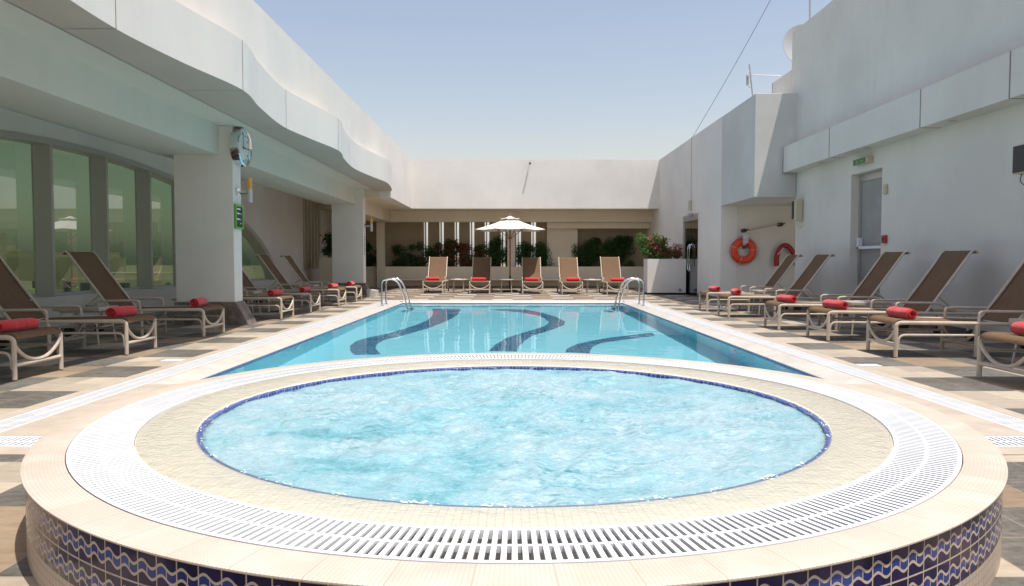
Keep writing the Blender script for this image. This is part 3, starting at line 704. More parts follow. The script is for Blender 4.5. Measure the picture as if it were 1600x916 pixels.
MB().box(-4.79, 26.72, .29, 3.95, 27.199, .345).build('bench_seat', M['cream'], pw, world=True, bevel=.008)
MB().box(-4.79, 26.80, 0, 3.95, 27.198, .289).build('bench_base', M['tan'], pw, world=True)
MB().box(-6.98, 27.45, .1, 5.18, 27.94, .70).build('soil', M['soil'], pw, world=True)
MB().box(-4.79, 26.785, .001, 3.95, 26.799, .09).build('skirting', M['skirt'], pw, world=True)

# ------------------------------------------------------------------ right building
rw = thing('door_wall', 'white wall with the glass double door at the far right of the pool', 'wall', (5.4, 22, 0))
f = MB(); f.box(5.2, 18.05, 0, 5.6, 20.27, 4.59); f.box(5.2, 22.10, 0, 5.6, 28.4, 4.59); f.box(5.2, 20.27, 2.36, 5.6, 22.10, 4.59)
f.build('wall', M['wall'], rw, world=True)
MB().box(5.185, 18.05, .001, 5.199, 20.2, .10).build('skirting', M['skirt'], rw, world=True)
nb = thing('niche_block', 'boxed white upper storey over the recess with the lifebuoy', 'building', (6.6, 17, 0))
MB().box(5.2, 15.6, 2.38, 8.4, 18.05, 4.59).build('upper_box', M['wall3'], nb, world=True, bevel=.008)
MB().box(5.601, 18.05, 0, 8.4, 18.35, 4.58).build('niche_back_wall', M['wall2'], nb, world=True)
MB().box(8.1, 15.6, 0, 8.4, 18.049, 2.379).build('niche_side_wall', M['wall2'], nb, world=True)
MB().box(5.19, 18.03, .001, 8.1, 18.049, .10).build('skirting', M['skirt'], nb, world=True)
MB().box(6.101, 15.96, 4.591, 8.4, 17.12, 5.18).build('roof_upstand', M['wall2'], nb, world=True)
MB().box(6.101, 17.12, 4.591, 6.13, 17.15, 5.18).build('upstand_end_trim', M['dark'], nb, world=True)
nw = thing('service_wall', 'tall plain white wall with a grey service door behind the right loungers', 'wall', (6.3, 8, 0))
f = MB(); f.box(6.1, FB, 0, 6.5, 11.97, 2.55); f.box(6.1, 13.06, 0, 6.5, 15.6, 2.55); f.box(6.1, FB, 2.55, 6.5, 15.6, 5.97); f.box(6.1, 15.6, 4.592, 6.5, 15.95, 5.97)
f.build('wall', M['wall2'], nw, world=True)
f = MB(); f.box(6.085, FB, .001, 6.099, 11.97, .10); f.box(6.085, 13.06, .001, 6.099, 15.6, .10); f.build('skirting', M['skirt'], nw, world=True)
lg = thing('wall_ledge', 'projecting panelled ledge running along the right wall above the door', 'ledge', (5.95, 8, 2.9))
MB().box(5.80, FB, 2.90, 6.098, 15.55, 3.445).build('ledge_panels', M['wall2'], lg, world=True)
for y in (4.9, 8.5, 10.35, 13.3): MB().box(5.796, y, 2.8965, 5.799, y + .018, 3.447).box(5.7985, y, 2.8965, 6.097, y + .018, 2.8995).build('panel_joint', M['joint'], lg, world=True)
f = MB(); f.tube([(5.775, 15.57, 3.46), (5.775, 15.57, 2.88), (6.06, 15.57, 2.88), (6.06, 15.57, 2.38)], .012, 8); f.build('conduit', M['alulight'], lg, world=True)
for y in (14.0, 12.2, 9.85):
    MB().lathe([(0, 2.894), (.055, 2.894), (.06, 2.899)], 20, (5.95, y)).build('downlight', M['alu'], lg, world=True)
MB().tube([(6.12, 15.64 - .06, 4.62), (6.12, 15.58, 3.5)], .012, 8).build('conduit', M['alulight'], lg, world=True)

# service door
sd = thing('service_door', 'grey metal service door with white push bar in a deep reveal', 'door', (6.28, 12.5, 0))
MB().box(6.26, 12.14, .02, 6.30, 12.98, 2.42).build('door_leaf', M['greydoor'], sd, world=True)
MB().box(6.252, 12.26, .25, 6.2595, 12.86, 1.15).build('panel', M['greydoor'], sd, world=True)
MB().box(6.252, 12.26, 1.32, 6.2595, 12.86, 2.30).build('panel', M['greydoor'], sd, world=True)
f = MB(); f.box(6.24, 12.98, 0, 6.34, 13.058, 2.548); f.box(6.24, 11.972, 0, 6.34, 12.14, 2.548); f.box(6.24, 12.14, 2.42, 6.34, 12.98, 2.548)
f.build('door_frame', M['alu'], sd, world=True)
MB().box(6.17, 12.02, 1.215, 6.20, 12.98, 1.265).build('push_bar', M['whiteplast'], sd, world=True, bevel=.006)
MB().box(6.17, 12.90, 1.22, 6.25, 12.96, 1.42).build('bar_latch', M['whiteplast'], sd, world=True)
# glass double door
gd = thing('glass_door', 'glass double door with long steel pull handles beside the corner planter', 'door', (5.25, 21.2, 0))
f = MB(); f.box(5.21, 20.272, 0, 5.30, 20.33, 2.358); f.box(5.21, 22.04, 0, 5.30, 22.098, 2.358); f.box(5.205, 20.33, 2.18, 5.30, 22.04, 2.358)
f.build('door_frame', M['alu'], gd, world=True)
MB().box(5.24, 20.34, .02, 5.255, 21.17, 2.17).build('glass_leaf', M['clearglass'], gd, world=True)
MB().box(5.24, 21.20, .02, 5.255, 22.03, 2.17).build('glass_leaf', M['clearglass'], gd, world=True)
for y in (21.08, 21.30):
    MB().tube(smooth_pts([(5.235, y, 1.5), (5.17, y, 1.45), (5.15, y, 1.1), (5.17, y, .75), (5.235, y, .70)]), .016, 8).build('pull_handle', M['steel'], gd, world=True, smooth=True)
rm_ = thing('door_interior', 'dim room with towel shelves seen through the glass double door', 'room', (6.2, 21, 0))
f = MB(); f.box(5.601, 19.6, 0, 7.6, 19.7, 2.6); f.box(5.601, 23.0, 0, 7.6, 23.1, 2.6); f.box(7.6, 19.6, 0, 7.7, 23.1, 2.6); f.box(5.601, 19.6, 2.6, 7.7, 23.1, 2.7)
f.build('inner_walls', M['tan'], rm_, world=True)
MB().box(6.9, 21.3, .55, 7.5, 22.6, .9).build('shelf', M['paper'], rm_, world=True)
MB().box(6.9, 21.3, .0, 7.5, 22.6, .545).build('cabinet', mat('teal_cabinet', (.10, .30, .38), .5), rm_, world=True)

# ------------------------------------------------------------------ corner planter
pl = thing('corner_planter', 'tall white box planter in the far right corner', 'planter', (4.62, 22.3, 0))
f = MB(); f.box(4.03, 21.55, .06, 5.18, 21.65, 1.07); f.box(4.03, 21.65, .06, 4.13, 22.2, 1.07); f.box(5.08, 21.65, .06, 5.18, 22.2, 1.07); f.box(4.13, 22.1, .06, 5.08, 22.2, 1.07)
f.build('box', M['wall'], pl, world=True)
MB().box(4.045, 21.57, 0, 5.17, 22.19, .059).build('base', M['black'], pl, world=True)
MB().box(4.13, 21.65, .5, 5.08, 22.1, 1.0).build('soil', M['soil'], pl, world=True)
f = MB(); f.cyl((5.0, 21.55, .14), (5.0, 21.50, .14), .012, 8); f.cyl((4.94, 21.52, .14), (5.06, 21.52, .14), .010, 6); f.cyl((5.0, 21.52, .20), (5.0, 21.52, .09), .010, 6)
f.build('valve', M['dark'], pl, world=True)

# ------------------------------------------------------------------ sun loungers
def oval(mb, pts, r=.019, n=8): return mb.tube(pts, r, n)
def make_lounger():
    t = thing('sun_lounger', 'x', 'sun lounger', (0, 0, 0), 0, 'brown sling sun loungers round the pool')
    W = .305
    # seat sling
    prof = smooth_pts([(-.012, 0, .345), (.0, 0, .375), (.04, 0, .394), (.12, 0, .398), (.35, 0, .378), (.8, 0, .362), (1.22, 0, .352)], 2)
    def seat(a, b):
        k = b * (len(prof) - 1); i = min(int(k), len(prof) - 2); q = prof[i].lerp(prof[i + 1], k - i); y = (a - .5) * 2 * (W - .012)
        return (q.x, y, q.z - .018 * (1 - (2 * a - 1) ** 2) * min(1, max(0, q.x) * 4))
    s_ = MB().grid(8, 40, seat).build('seat', M['sling'], t, smooth=True, fixn=False)
    sm = s_.modifiers.new('solid', 'SOLIDIFY'); sm.thickness = .006
    for sy in (-1, 1):
        y = sy * W
        MB().tube(smooth_pts([(.0, y, .30), (.0, y, .345), (.035, y, .365), (.10, y, .366)], 2) + [Vector((1.0, y, .355)), Vector((1.90, y, .34))], .019, 8, flat=1.1).build('side_rail', M['frame'], t, smooth=True)
        MB().tube(smooth_pts([(.02, y, .10), (.025, y, .20), (.06, y, .236), (.12, y, .238)], 2) + [Vector((.82, y, .236))], .013, 8).build('lower_rail', M['frame'], t, smooth=True)
        MB().tube([(0, y, .012), (0, y, .31)], .0205, 8).build('leg', M['frame'], t, smooth=True)
        MB().tube([(.82, y, .012), (.82, y, .35)], .0205, 8).build('leg', M['frame'], t, smooth=True)
        MB().tube([(.84, y, .24), (.84, y, .42)] + smooth_pts([(.84, y, .42), (.845, y, .475), (.90, y, .485)], 2) + [Vector((1.30, y, .48))] + smooth_pts([(1.38, y, .475), (1.44, y, .45), (1.46, y, .36)], 2), .015, 8).build('arm', M['frame'], t, smooth=True)
        MB().tube([(1.70, y, .34), (1.76, y, .10)], .016, 8).build('wheel_bracket', M['frame'], t, smooth=True)
        MB().cyl((1.77, y + sy * .01, .072), (1.77, y + sy * .045, .072), .07, 20).build('wheel', M['black'], t, smooth=True)
    for x in (0., .82):
        MB().tube([(x, -W, .13), (x, W, .13)], .017, 8).build('crossbar', M['frame'], t, smooth=True)
        P = [(x, -W + .008, .305)] + [(x, W * v, .150 + .150 * abs(v) ** 2.2) for v in [k / 8 - 1 for k in range(1, 16)]] + [(x, W - .008, .305)]
        MB().tube(P, .0165, 8).build('curved_brace', M['frame'], t, smooth=True)
    MB().tube([(1.90, -W, .34), (1.90, W, .34)], .017, 8).build('crossbar', M['frame'], t, smooth=True)
    MB().tube([(1.22, -W, .345), (1.22, W, .345)], .012, 8).build('hinge_bar', M['frame'], t, smooth=True)
    # backrest in its own frame, lying along +x from the hinge
    bp = smooth_pts([(0.0, 0, 0), (.25, 0, -.02), (.6, 0, -.018), (.88, 0, 0), (.955, 0, -.002), (.985, 0, -.03), (.975, 0, -.065)], 2)
    def back(a, b):
        k = b * (len(bp) - 1); i = min(int(k), len(bp) - 2); q = bp[i].lerp(bp[i + 1], k - i); y = (a - .5) * 2 * (W - .02)
        return (q.x, y, q.z - .012 * (1 - (2 * a - 1) ** 2) * min(1, q.x * 3) * min(1, (1 - q.x) * 6))
    bk = MB().grid(8, 36, back).build('backrest', M['sling'], t, smooth=True, fixn=False)
    sm = bk.modifiers.new('solid', 'SOLIDIFY'); sm.thickness = .006
    bk.location = (1.22, 0, .352); bk.rotation_euler = (0, -radians(54), 0)
    for sy in (-1, 1):
        y = sy * (W - .008)
        MB().tube(smooth_pts([(0, y, 0), (.5, y, -.002), (.90, y, 0), (.96, y, -.002), (.995, y, -.03), (.985, y, -.075)], 2), .016, 8).build('back_frame', M['frame'], bk, smooth=True)
    MB().tube([(.985, -W, -.07), (.985, W, -.07)], .014, 8).build('top_bar', M['frame'], bk, smooth=True)
    a = radians(54)
    for sy in (-1, 1):
        y = sy * (W - .03); x0 = 1.22 + .27 * cos(a) + .012; z0 = .352 + .27 * sin(a) - .012
        MB().tube([(x0, y, z0), (1.66, y, .335)], .013, 8).build('support_bar', M['frame'], t, smooth=True)
    return t
L0 = make_lounger()
first = [True]
def lounger(x, y, rz, label, tilt=0):
    o = L0 if first[0] else copy_tree(L0); first[0] = False
    o.location = (x, y, 0); o.rotation_euler = (0, 0, rz); o['label'] = label
    for c in o.children:
        if c.name.startswith('backrest'): c.rotation_euler[1] = -radians(54 + random.uniform(-1.2, 1.2))
    return o
def make_towel():
    P = []; n = 90; turns = 3.6; R = .062
    b = MB(); Lh = .20; th = .0085
    pts = []
    for i in range(n + 1):
        t = i / n; a = -t * turns * 2 * pi + radians(-60); r = R * (1 - .82 * t); pts.append((r * cos(a), r * sin(a)))
    K = 14
    for k in range(K + 1):
        pass
    def sh(i, side, k):
        t = i / n; a = -t * turns * 2 * pi + radians(-60); r = R * (1 - .82 * t) + (th if side else 0)
        u = k / K * 2 - 1; r *= 1 + .05 * sin(u * 7 + a * .6) * .5 + .03 * sin(u * 17 + 2)
        r *= 1 - .10 * abs(u) ** 6; r *= 1 + .045 * mn.noise(Vector((u * 4, a * .9, side * 3.))) + (.05 * max(0, 1 - t * 9) * sin(u * 5 + 1))
        return (r * cos(a) * 1.08, u * Lh + .010 * sin(t * 9), r * sin(a) * .92 + R * .93)
    rows = []
    for i in range(n + 1):
        rows.append([sh(i, 0, k) for k in range(K + 1)] + [sh(i, 1, k) for k in range(K, -1, -1)])
    m_ = 2 * (K + 1); vs = [p for r in rows for p in r]
    fs = [(i * m_ + j, i * m_ + (j + 1) % m_, (i + 1) * m_ + (j + 1) % m_, (i + 1) * m_ + j) for i in range(n) for j in range(m_)]
    fs += [tuple(range(m_ - 1, -1, -1)), tuple(n * m_ + j for j in range(m_))]
    b.add(vs, fs); o = b.build('rolled_towel', M['towel'], at=(0, 0, 0), smooth=True)
    return o
T0 = make_towel(); tfirst = [True]
def towel(x, y, z, rz, label):
    o = T0 if tfirst[0] else T0.copy()
    if not tfirst[0]: COL.objects.link(o)
    tfirst[0] = False
    s_ = random.uniform(.93, 1.06)
    o.location = (x, y, z); o.rotation_euler = (0, 0, rz); o.scale = (random.uniform(.95, 1.08), s_, random.uniform(.93, 1.05)); tag(o, label, 'towel', 'rolled red towels on the loungers')
LS = [(-4.15, 6.28, 'nearest the camera, cut by the left edge of the photo'), (-4.10, 7.93, 'second from the camera, in front of the first glass panes'),
      (-4.05, 9.74, 'third from the camera, just before the clock column'), (-3.98, 12.70, 'first one past the clock column'),
      (-3.93, 14.32, 'second one past the clock column'), (-3.87, 16.33, 'third one past the clock column'), (-3.84, 17.98, 'last one, just before the far column')]
for i, (x, y, s_) in enumerate(LS):
    rz = pi + radians(random.uniform(-1.5, 1.5))
    lounger(x, y, rz, 'left row sling lounger, ' + s_)
    towel(x - .20, y + random.uniform(-.04, .04), .388, rz + radians(random.uniform(-8, 8)), 'rolled red towel on the left row lounger ' + s_.split(',')[0].replace('one', 'along'))
RS = [(3.99, 5.83, 'nearest the camera, cut by the right edge of the photo'), (3.97, 7.73, 'second from the camera'), (3.94, 9.28, 'third from the camera, backed by bare wall'),
      (3.87, 10.73, 'fourth from the camera, in front of the service door'), (3.83, 13.07, 'fifth from the camera, at the corner of the recess'), (3.87, 14.60, 'farthest away, before the recess with the lifebuoy')]
for i, (x, y, s_) in enumerate(RS):
    rz = radians(random.uniform(-1.5, 1.5))
    lounger(x, y, rz, 'right row sling lounger, ' + s_)
    towel(x + .22, y + random.uniform(-.05, .03), .388, rz + radians(random.uniform(-8, 8)), 'rolled red towel on the right row lounger ' + s_.split(',')[0])
BS = [(-2.50, 22.55, 'leftmost of the five'), (-1.02, 22.25, 'second from left, shaded by the parasol'), (.61, 21.98, 'in the middle, half shaded by the parasol'), (1.80, 21.75, 'second from right'), (3.14, 21.60, 'rightmost of the five, by the white planter')]
for i, (x, y, s_) in enumerate(BS):
    lounger(x, y, pi / 2, 'far end sling lounger facing the pool, ' + s_)
    towel(x + (-.02 if i < 3 else .04), y + .18, .388, pi / 2 + radians(random.uniform(-6, 6)), 'rolled red towel on the far end lounger ' + s_.split(',')[0])

# ------------------------------------------------------------------ side tables
def square_table(x, y, label, paper=None):
    t = thing('side_table', label, 'side table', (x, y, 0), 0, 'low tan side tables between the loungers')
    MB().box(-.28, -.22, .40, .28, .22, .445).build('table_top', M['tabletop'], t, bevel=.008)
    for sx in (-1, 1):
        for sy in (-1, 1): MB().tube([(sx * .20, sy * .16, .405), (sx * .25, sy * .19, .0)], .011, 8).build('leg', M['frame'], t, smooth=True)
    MB().tube([(-.22, -.17, .2), (.22, -.17, .2), (.22, .17, .2), (-.22, .17, .2)], .007, 6, closed=True).build('stretcher', M['frame'], t)
    if paper:
        o = MB().box(-.13, -.09, .447, .13, .09, .452); o.xf(Matrix.Translation((x, y, 0)) @ Matrix.Rotation(radians(25), 4, 'Z'))
        q = o.build('menu_card', M['paper']); tag(q, paper, 'menu card')
square_table(-5.25, 8.86, 'tan side table in the left row between the second and third loungers')
square_table(-5.05, 13.50, 'tan side table in the left row just past the clock column')
square_table(-4.95, 17.15, 'tan side table in the left row before the far column')
square_table(4.88, 10.0, 'tan side table in the right row holding a white card, near the service door', 'white menu card on the side table near the service door')
square_table(5.12, 6.80, 'tan side table at the right edge of the photo')
square_table(4.92, 13.84, 'tan side table in the right row in front of the lifebuoy recess')
o = MB().lathe([(0, .446), (.06, .446), (.07, .47), (.05, .468), (.045, .452), (0, .452)], 20, (-5.15, 8.8)).build('ashtray', M['glassware']); tag(o, 'small dark ashtray on the left side table near the glass screen', 'ashtray')
def round_table(x, y, label, plab):
    t = thing('round_side_table', label, 'side table', (x, y, 0), 0, 'round side tables between the far loungers')
    MB().lathe([(0, .40), (.27, .40), (.28, .41), (.28, .425), (.27, .432), (0, .432)], 36).build('table_top', M['frame'], t)
    for k in range(4):
        a = pi / 4 + k * pi / 2; MB().tube([(.2 * cos(a), .2 * sin(a), .405), (.24 * cos(a), .24 * sin(a), 0)], .011, 8).build('leg', M['frame'], t, smooth=True)
    MB().lathe([(.215, .10), (.225, .10), (.225, .115), (.215, .115)], 24, closed=True).build('ring', M['frame'], t)
    q = MB().box(-.10, -.08, .433, .09, .08, .445); q.xf(Matrix.Translation((x - .03, y, 0)) @ Matrix.Rotation(radians(12), 4, 'Z')); o = q.build('magazine', M['paper']); tag(o, plab, 'magazine', 'magazines on the far tables')
    o = MB().lathe([(0, .433), (.04, .433), (.045, .455), (.035, .453), (.03, .438), (0, .438)], 16, (x + .15, y)).build('ashtray', M['glassware']); tag(o, plab.replace('white magazine', 'small ashtray'), 'ashtray', 'ashtrays on the far tables')
round_table(-1.72, 23.0, 'round table between the two leftmost far loungers', 'white magazine on the round table between the two leftmost far loungers')
round_table(-.20, 23.0, 'round table at the foot of the parasol pole', 'white magazine on the round table by the parasol pole')
round_table(2.50, 22.6, 'round table between the two rightmost far loungers', 'white magazine on the round table between the two rightmost far loungers')

for x, y, lab in ((3.42, 6.88, 'small white skimmer lid set in the deck right of the hot tub'), (-3.42, 7.22, 'small white skimmer lid set in the deck left of the hot tub')):
    tag(MB().box(x - .10, y - .07, .001, x + .10, y + .07, .006).build('skimmer_lid', M['whiteplast']), lab, 'skimmer lid')
q = MB().add([(-2.72, 4.58, .008), (-2.69, 4.60, .02), (-2.70, 4.63, .012), (-2.735, 4.61, .016), (-2.75, 4.59, .010)], [(0, 1, 2, 3, 4)]).build('fallen_petal', M['petal2'], fixn=False); tag(q, 'magenta petal lying on the wet tiles left of the hot tub', 'petal')
# ------------------------------------------------------------------ parasol
U = thing('parasol', 'open cream parasol on a wooden pole at the far end of the pool', 'parasol', (-.084, 23.62, 0))
f = MB(); n = 8; R = 1.22; zt, zr = 2.42, 2.02
def cano(rr0, z0, rr1, z1, sag=.04, rings=8, hem=0.):
    f = MB(); vs = []; m_ = n * 8
    for i in range(rings + 1):
        t = i / rings; r = rr0 + (rr1 - rr0) * t; z = z0 + (z1 - z0) * t
        for j in range(m_):
            a = 2 * pi * (j + 0) / m_ + pi / 8; s_ = (j % 8) / 8; k = cos(pi / n) / cos((s_ - .5) * 2 * pi / n)
            w_ = sin(s_ * pi); vs.append((r * k * cos(a), r * k * sin(a), z - sag * t * w_ * .6 - .03 * sin(t * pi)))
    if hem:
        for j in range(m_):
            x, y, z = vs[rings * m_ + j]; vs.append((x * 1.002, y * 1.002, z - hem))
        rings += 1
    fs = [(i * m_ + j, i * m_ + (j + 1) % m_, (i + 1) * m_ + (j + 1) % m_, (i + 1) * m_ + j) for i in range(rings) for j in range(m_)]
    return f.add(vs, fs)
o = cano(.10, zt - .02, R, zr).build('canopy', M['canvas'], U, smooth=True, fixn=False); s_ = o.modifiers.new('solid', 'SOLIDIFY'); s_.thickness = .004
o = cano(.03, zt + .05, .33, zt - .03, .02, 4, .02).build('vent_cap', M['canvas'], U, smooth=True, fixn=False); s_ = o.modifiers.new('solid', 'SOLIDIFY'); s_.thickness = .004
MB().tube([(0, 0, .45), (0, 0, zt + .04)], .025, 14).build('pole', M['wood'], U, smooth=True)
MB().tube([(0, 0, .05), (0, 0, .52)], .032, 14).build('pole_sleeve', M['dark'], U, smooth=True)
MB().lathe([(0, zt + .05), (.03, zt + .05), (.02, zt + .08), (.035, zt + .10), (.03, zt + .125), (0, zt + .14)], 16).build('finial', M['wood'], U, smooth=True)
MB().lathe([(0, 0), (.25, 0), (.25, .04), (.22, .06), (.05, .07), (0, .07)], 32).build('base', M['dark'], U, smooth=True)
MB().lathe([(0, 1.72), (.05, 1.72), (.05, 1.78), (0, 1.78)], 16).build('runner_hub', M['wood'], U)
for k in range(8):
    a = k * pi / 4 + pi / 8
    r_ = MB().tube([(.04 * cos(a), .04 * sin(a), zt - .035), (1.19 * cos(a), 1.19 * sin(a), zr - .025)], .010, 6).build('rib', M['wood'], U)
    MB().tube([(.05 * cos(a), .05 * sin(a), 1.75), (.62 * cos(a), .62 * sin(a), zr + .165)], .009, 6).build('strut', M['wood'], r_)

# ------------------------------------------------------------------ wall fittings
ck = thing('wall_clock', 'round steel rimmed clock on the pool side of the near column', 'clock', (-4.36, 11.5, 2.80))
def disc_x(x0, x1, r, n=48):
    return MB().cyl((x0, 0, 0), (x1, 0, 0), r, n)
b = MB(); prof = [(.27, .0), (.30, .0), (.305, .05), (.30, .12), (.28, .135), (.272, .12)]
vs = []; k = len(prof); n = 64
for j in range(n):
    t = 2 * pi * j / n
    for r, x in prof: vs.append((x, r * cos(t), r * sin(t)))
fs = [(j * k + i, j * k + (i + 1) % k, ((j + 1) % n) * k + (i + 1) % k, ((j + 1) % n) * k + i) for j in range(n) for i in range(k)]
b.add(vs, fs).build('rim', M['steel'], ck, smooth=True)
disc_x(.0, .09, .272).build('face', M['clockface'], ck)
for h in range(12):
    a = h * pi / 6; r0_, r1_ = (.20, .245)
    q = MB().box(.091, -.008 if h % 3 else -.012, r0_, .094, .008 if h % 3 else .012, r1_); q.xf(Matrix.Rotation(a, 4, 'X')); q.build('hour_mark', M['dark'], ck)
q = MB().box(.096, -.009, -.03, .099, .009, .15); q.xf(Matrix.Rotation(radians(-92), 4, 'X')); q.build('hour_hand', M['dark'], ck)
q = MB().box(.101, -.006, -.04, .104, .006, .22); q.xf(Matrix.Rotation(radians(-3), 4, 'X')); q.build('minute_hand', M['dark'], ck)
def wall_lamp(y, label, zc=2.1):
    t = thing('wall_lamp', label, 'wall lamp', (-4.36, y, zc), 0, 'amber topped lamps on the columns')
    disc_x(.0, .03, .06, 24).build('wall_plate', M['steel'], t, smooth=True)
    MB().tube([(.02, 0, -.02), (.20, 0, -.02)], .022, 12).build('bracket', M['steel'], t, smooth=True)
    MB().tube([(.21, 0, -.17), (.21, 0, .04)], .037, 16).build('lower_tube', M['alulight'], t, smooth=True)
    MB().tube([(.21, 0, .041), (.21, 0, .22)], .034, 16).build('lamp_shade', M['amber'], t, smooth=True)
wall_lamp(11.45, 'wall lamp with amber top under the clock on the near column')
wall_lamp(21.25, 'wall lamp with amber top on the far left column', 2.05)
sg = thing('menu_board', 'small black chalkboard in a bright green frame on the near column', 'notice board', (-4.355, 11.47, 1.70))
f = MB(); f.box(.002, -.16, -.19, .03, .16, -.16); f.box(.002, -.16, .16, .03, .16, .19); f.box(.002, -.16, -.16, .03, -.125, .16); f.box(.002, .125, -.16, .03, .16, .16)
f.build('green_frame', M['green'], sg)
MB().box(.001, -.125, -.16, .015, .125, .16).build('board', M['board'], sg)
f = MB()
for z, ww, y0 in ((.115, .15, -.08), (.045, .10, -.07), (.04, .03, .07), (-.045, .12, -.09), (-.05, .02, .06), (-.11, .03, .06)):
    f.box(.016, y0, z, .018, y0 + ww, z + .022)
f.build('chalk_writing', M['paper'], sg)
dm = thing('depth_marker', 'narrow vertical strip of dark marks on the far left column', 'sign', (-4.357, 21.25, 1.47))
MB().box(.0, -.05, -.30, .004, .05, .30).build('plate', M['whiteplast'], dm)
f = MB()
for z in (-.27, -.19, -.12, -.03, .05, .14, .22): f.box(.005, -.03, z, .007, .03, z + .045)
f.build('marks', M['dark'], dm)

bu = thing('lifebuoy', 'orange ring lifebuoy hanging in the recess', 'lifebuoy', (5.74, 17.95, 1.26))
b = MB(); R, r = .235, .088; P = [(R * cos(2 * pi * i / 48), 0, R * sin(2 * pi * i / 48)) for i in range(48)]
b.tube(P, r, 16, closed=True).xf(Matrix.Scale(.75, 4, (0, 1, 0))).build('ring', M['orange'], bu, smooth=True)
for a in (radians(160), radians(5), radians(250)):
    q = MB(); P = [(R + (r + .003) * cos(t), .75 * (r + .003) * sin(t), 0) for t in [2 * pi * i / 16 for i in range(16)]]
    q.tube(P, .004, 4, closed=True); q.xf(Matrix.Rotation(-a, 4, 'Y')); q.build('band', M['rope'], bu)
MB().tube([(R * 1.42 * cos(a) * (1.03 + .04 * cos(4 * a)), -.03, R * 1.42 * sin(a) * (1.03 + .04 * cos(4 * a))) for a in [2 * pi * i / 60 for i in range(60)]], .006, 6, closed=True).build('grab_line', M['redfoam'], bu)
for k in range(5):
    x = -.03 + k * .022
    MB().tube(smooth_pts([(x, -.09, .42), (x - .02, -.10, .25), (x + .005, -.10, .10 + .02 * k), (x + .03, -.10, .25), (x + .02, -.09, .42)]), .007, 6).build('rope_coil', M['rope'], bu)
MB().box(-.04, -.11, .05, .04, -.02, .13).build('hook', M['dark'], bu)
rp = thing('rescue_pole', 'grey reaching pole on two dark hooks above the lifebuoy', 'rescue pole', (6.19, 17.9, 1.84))
MB().tube([(-.50, 0, -.10), (.50, 0, .09)], .016, 10).build('pole', M['alu'], rp, smooth=True)
for s_, z in ((-.45, -.08), (.45, .07)):
    MB().cyl((s_, .14, z), (s_, -.03, z), .05, 16).build('bracket', M['dark'], rp); MB().tube([(s_ - .09, -.04, z - .035), (s_, -.04, z - .01), (s_ + .09, -.04, z + .03)], [.012, .026, .010], 8).build('clip', M['dark'], rp)
rt = thing('rescue_tube', 'dark red foam rescue tube bent over a peg in the recess', 'rescue tube', (6.75, 17.9, 1.2))
P = smooth_pts([(-.20, 0, -.32), (-.21, 0, -.10), (-.14, 0, .10), (-.02, 0, .21), (.12, 0, .15), (.22, 0, -.02), (.30, 0, -.30)], 3)
MB().tube(P, .062, 12).build('foam', M['redfoam'], rt, smooth=True)
f = MB()
for k in range(5): f.add([(-.205 + k * .028, -.066, -.03 + k * .034), (-.185 + k * .028, -.066, -.045 + k * .034), (-.165 + k * .028, -.066, -.015 + k * .034), (-.185 + k * .028, -.066, .0 + k * .034)], [(0, 1, 2, 3)])
f.build('lettering', M['rope'], rt, fixn=False)
sp = thing('wall_speaker', 'beige outdoor speaker with a cable loop at the corner of the recess', 'speaker', (6.0, 15.28, 2.07))
MB().box(-.06, -.10, -.22, .09, .10, .23).build('cabinet', M['beige'], sp, bevel=.015)
MB().box(-.075, .0, -.18, -.061, .09, .20).build('grille', M['dark'], sp)
MB().tube(smooth_pts([(-.02, -.05, -.22), (-.03, -.07, -.31), (.04, -.09, -.36), (.09, -.10, -.33)]), .006, 6).build('cable', M['beige'], sp)
sp = thing('wall_speaker', 'large dark fronted speaker on the wall at the right edge of the photo', 'speaker', (6.0, 8.43, 2.2))
MB().box(-.05, -.22, -.17, .09, .22, .17).build('cabinet', M['beige'], sp, bevel=.012)
MB().box(-.062, -.205, -.155, -.051, .19, .155).build('grille', M['dark'], sp)
MB().tube(smooth_pts([(.0, .12, -.17), (-.01, .14, -.26), (.05, .10, -.32), (.09, .05, -.30)]), .006, 6).build('cable', M['dark'], sp)
ex = thing('exit_sign', 'small green exit light box above the service door', 'exit sign', (6.03, 12.52, 2.72))
MB().box(-.04, -.25, -.05, .07, .25, .055).build('housing', M['beige'], ex, bevel=.006)
MB().box(-.046, -.20, -.043, -.041, .24, .048).build('panel', M['exit'], ex)
f = MB(); f.box(-.048, .05, -.02, -.0465, .15, -.005); f.box(-.048, .07, .0, -.0465, .11, .025); f.box(-.048, -.12, -.008, -.0465, -.02, .008)
f.build('pictogram', M['green'], ex)
q = MB().box(6.05, 11.77, 2.09, 6.099, 11.85, 2.25).build('call_unit', M['beige'], bevel=.01); tag(q, 'small beige box high on the wall right of the service door', 'wall unit')
q = thing('fire_alarm', 'red fire alarm call point right of the service door', 'fire alarm', (6.08, 11.81, 1.36))
MB().box(-.03, -.055, -.065, .019, .055, .065).build('case', M['red'], q, bevel=.006)
MB().box(-.034, -.03, -.03, -.031, .03, .03).build('break_glass', M['dark'], q)
cc = thing('security_camera', 'tiny security camera at the top of the far end wall', 'camera', (.61, 25.69, 4.50))
MB().tube([(0, 0, 0), (0, -.10, -.02)], .012, 8).build('bracket', M['dark'], cc)
MB().tube([(0, -.05, -.04), (0, -.2, -.07)], .035, 12).build('camera_body', M['dark'], cc)
ju = thing('junction_box', 'pale cable junction box above the glass double door', 'junction box', (5.17, 21.05, 2.62))
MB().box(-.05, -.07, -.14, .029, .07, .14).build('case', M['beige'], ju, bevel=.01)
MB().box(-.04, -.18, -.30, .029, .14, -.23).build('lamp_bracket', M['alu'], ju)
MB().tube([(.01, 0, .14), (.01, 0, 1.97)], .008, 6).build('conduit', M['alu'], ju)
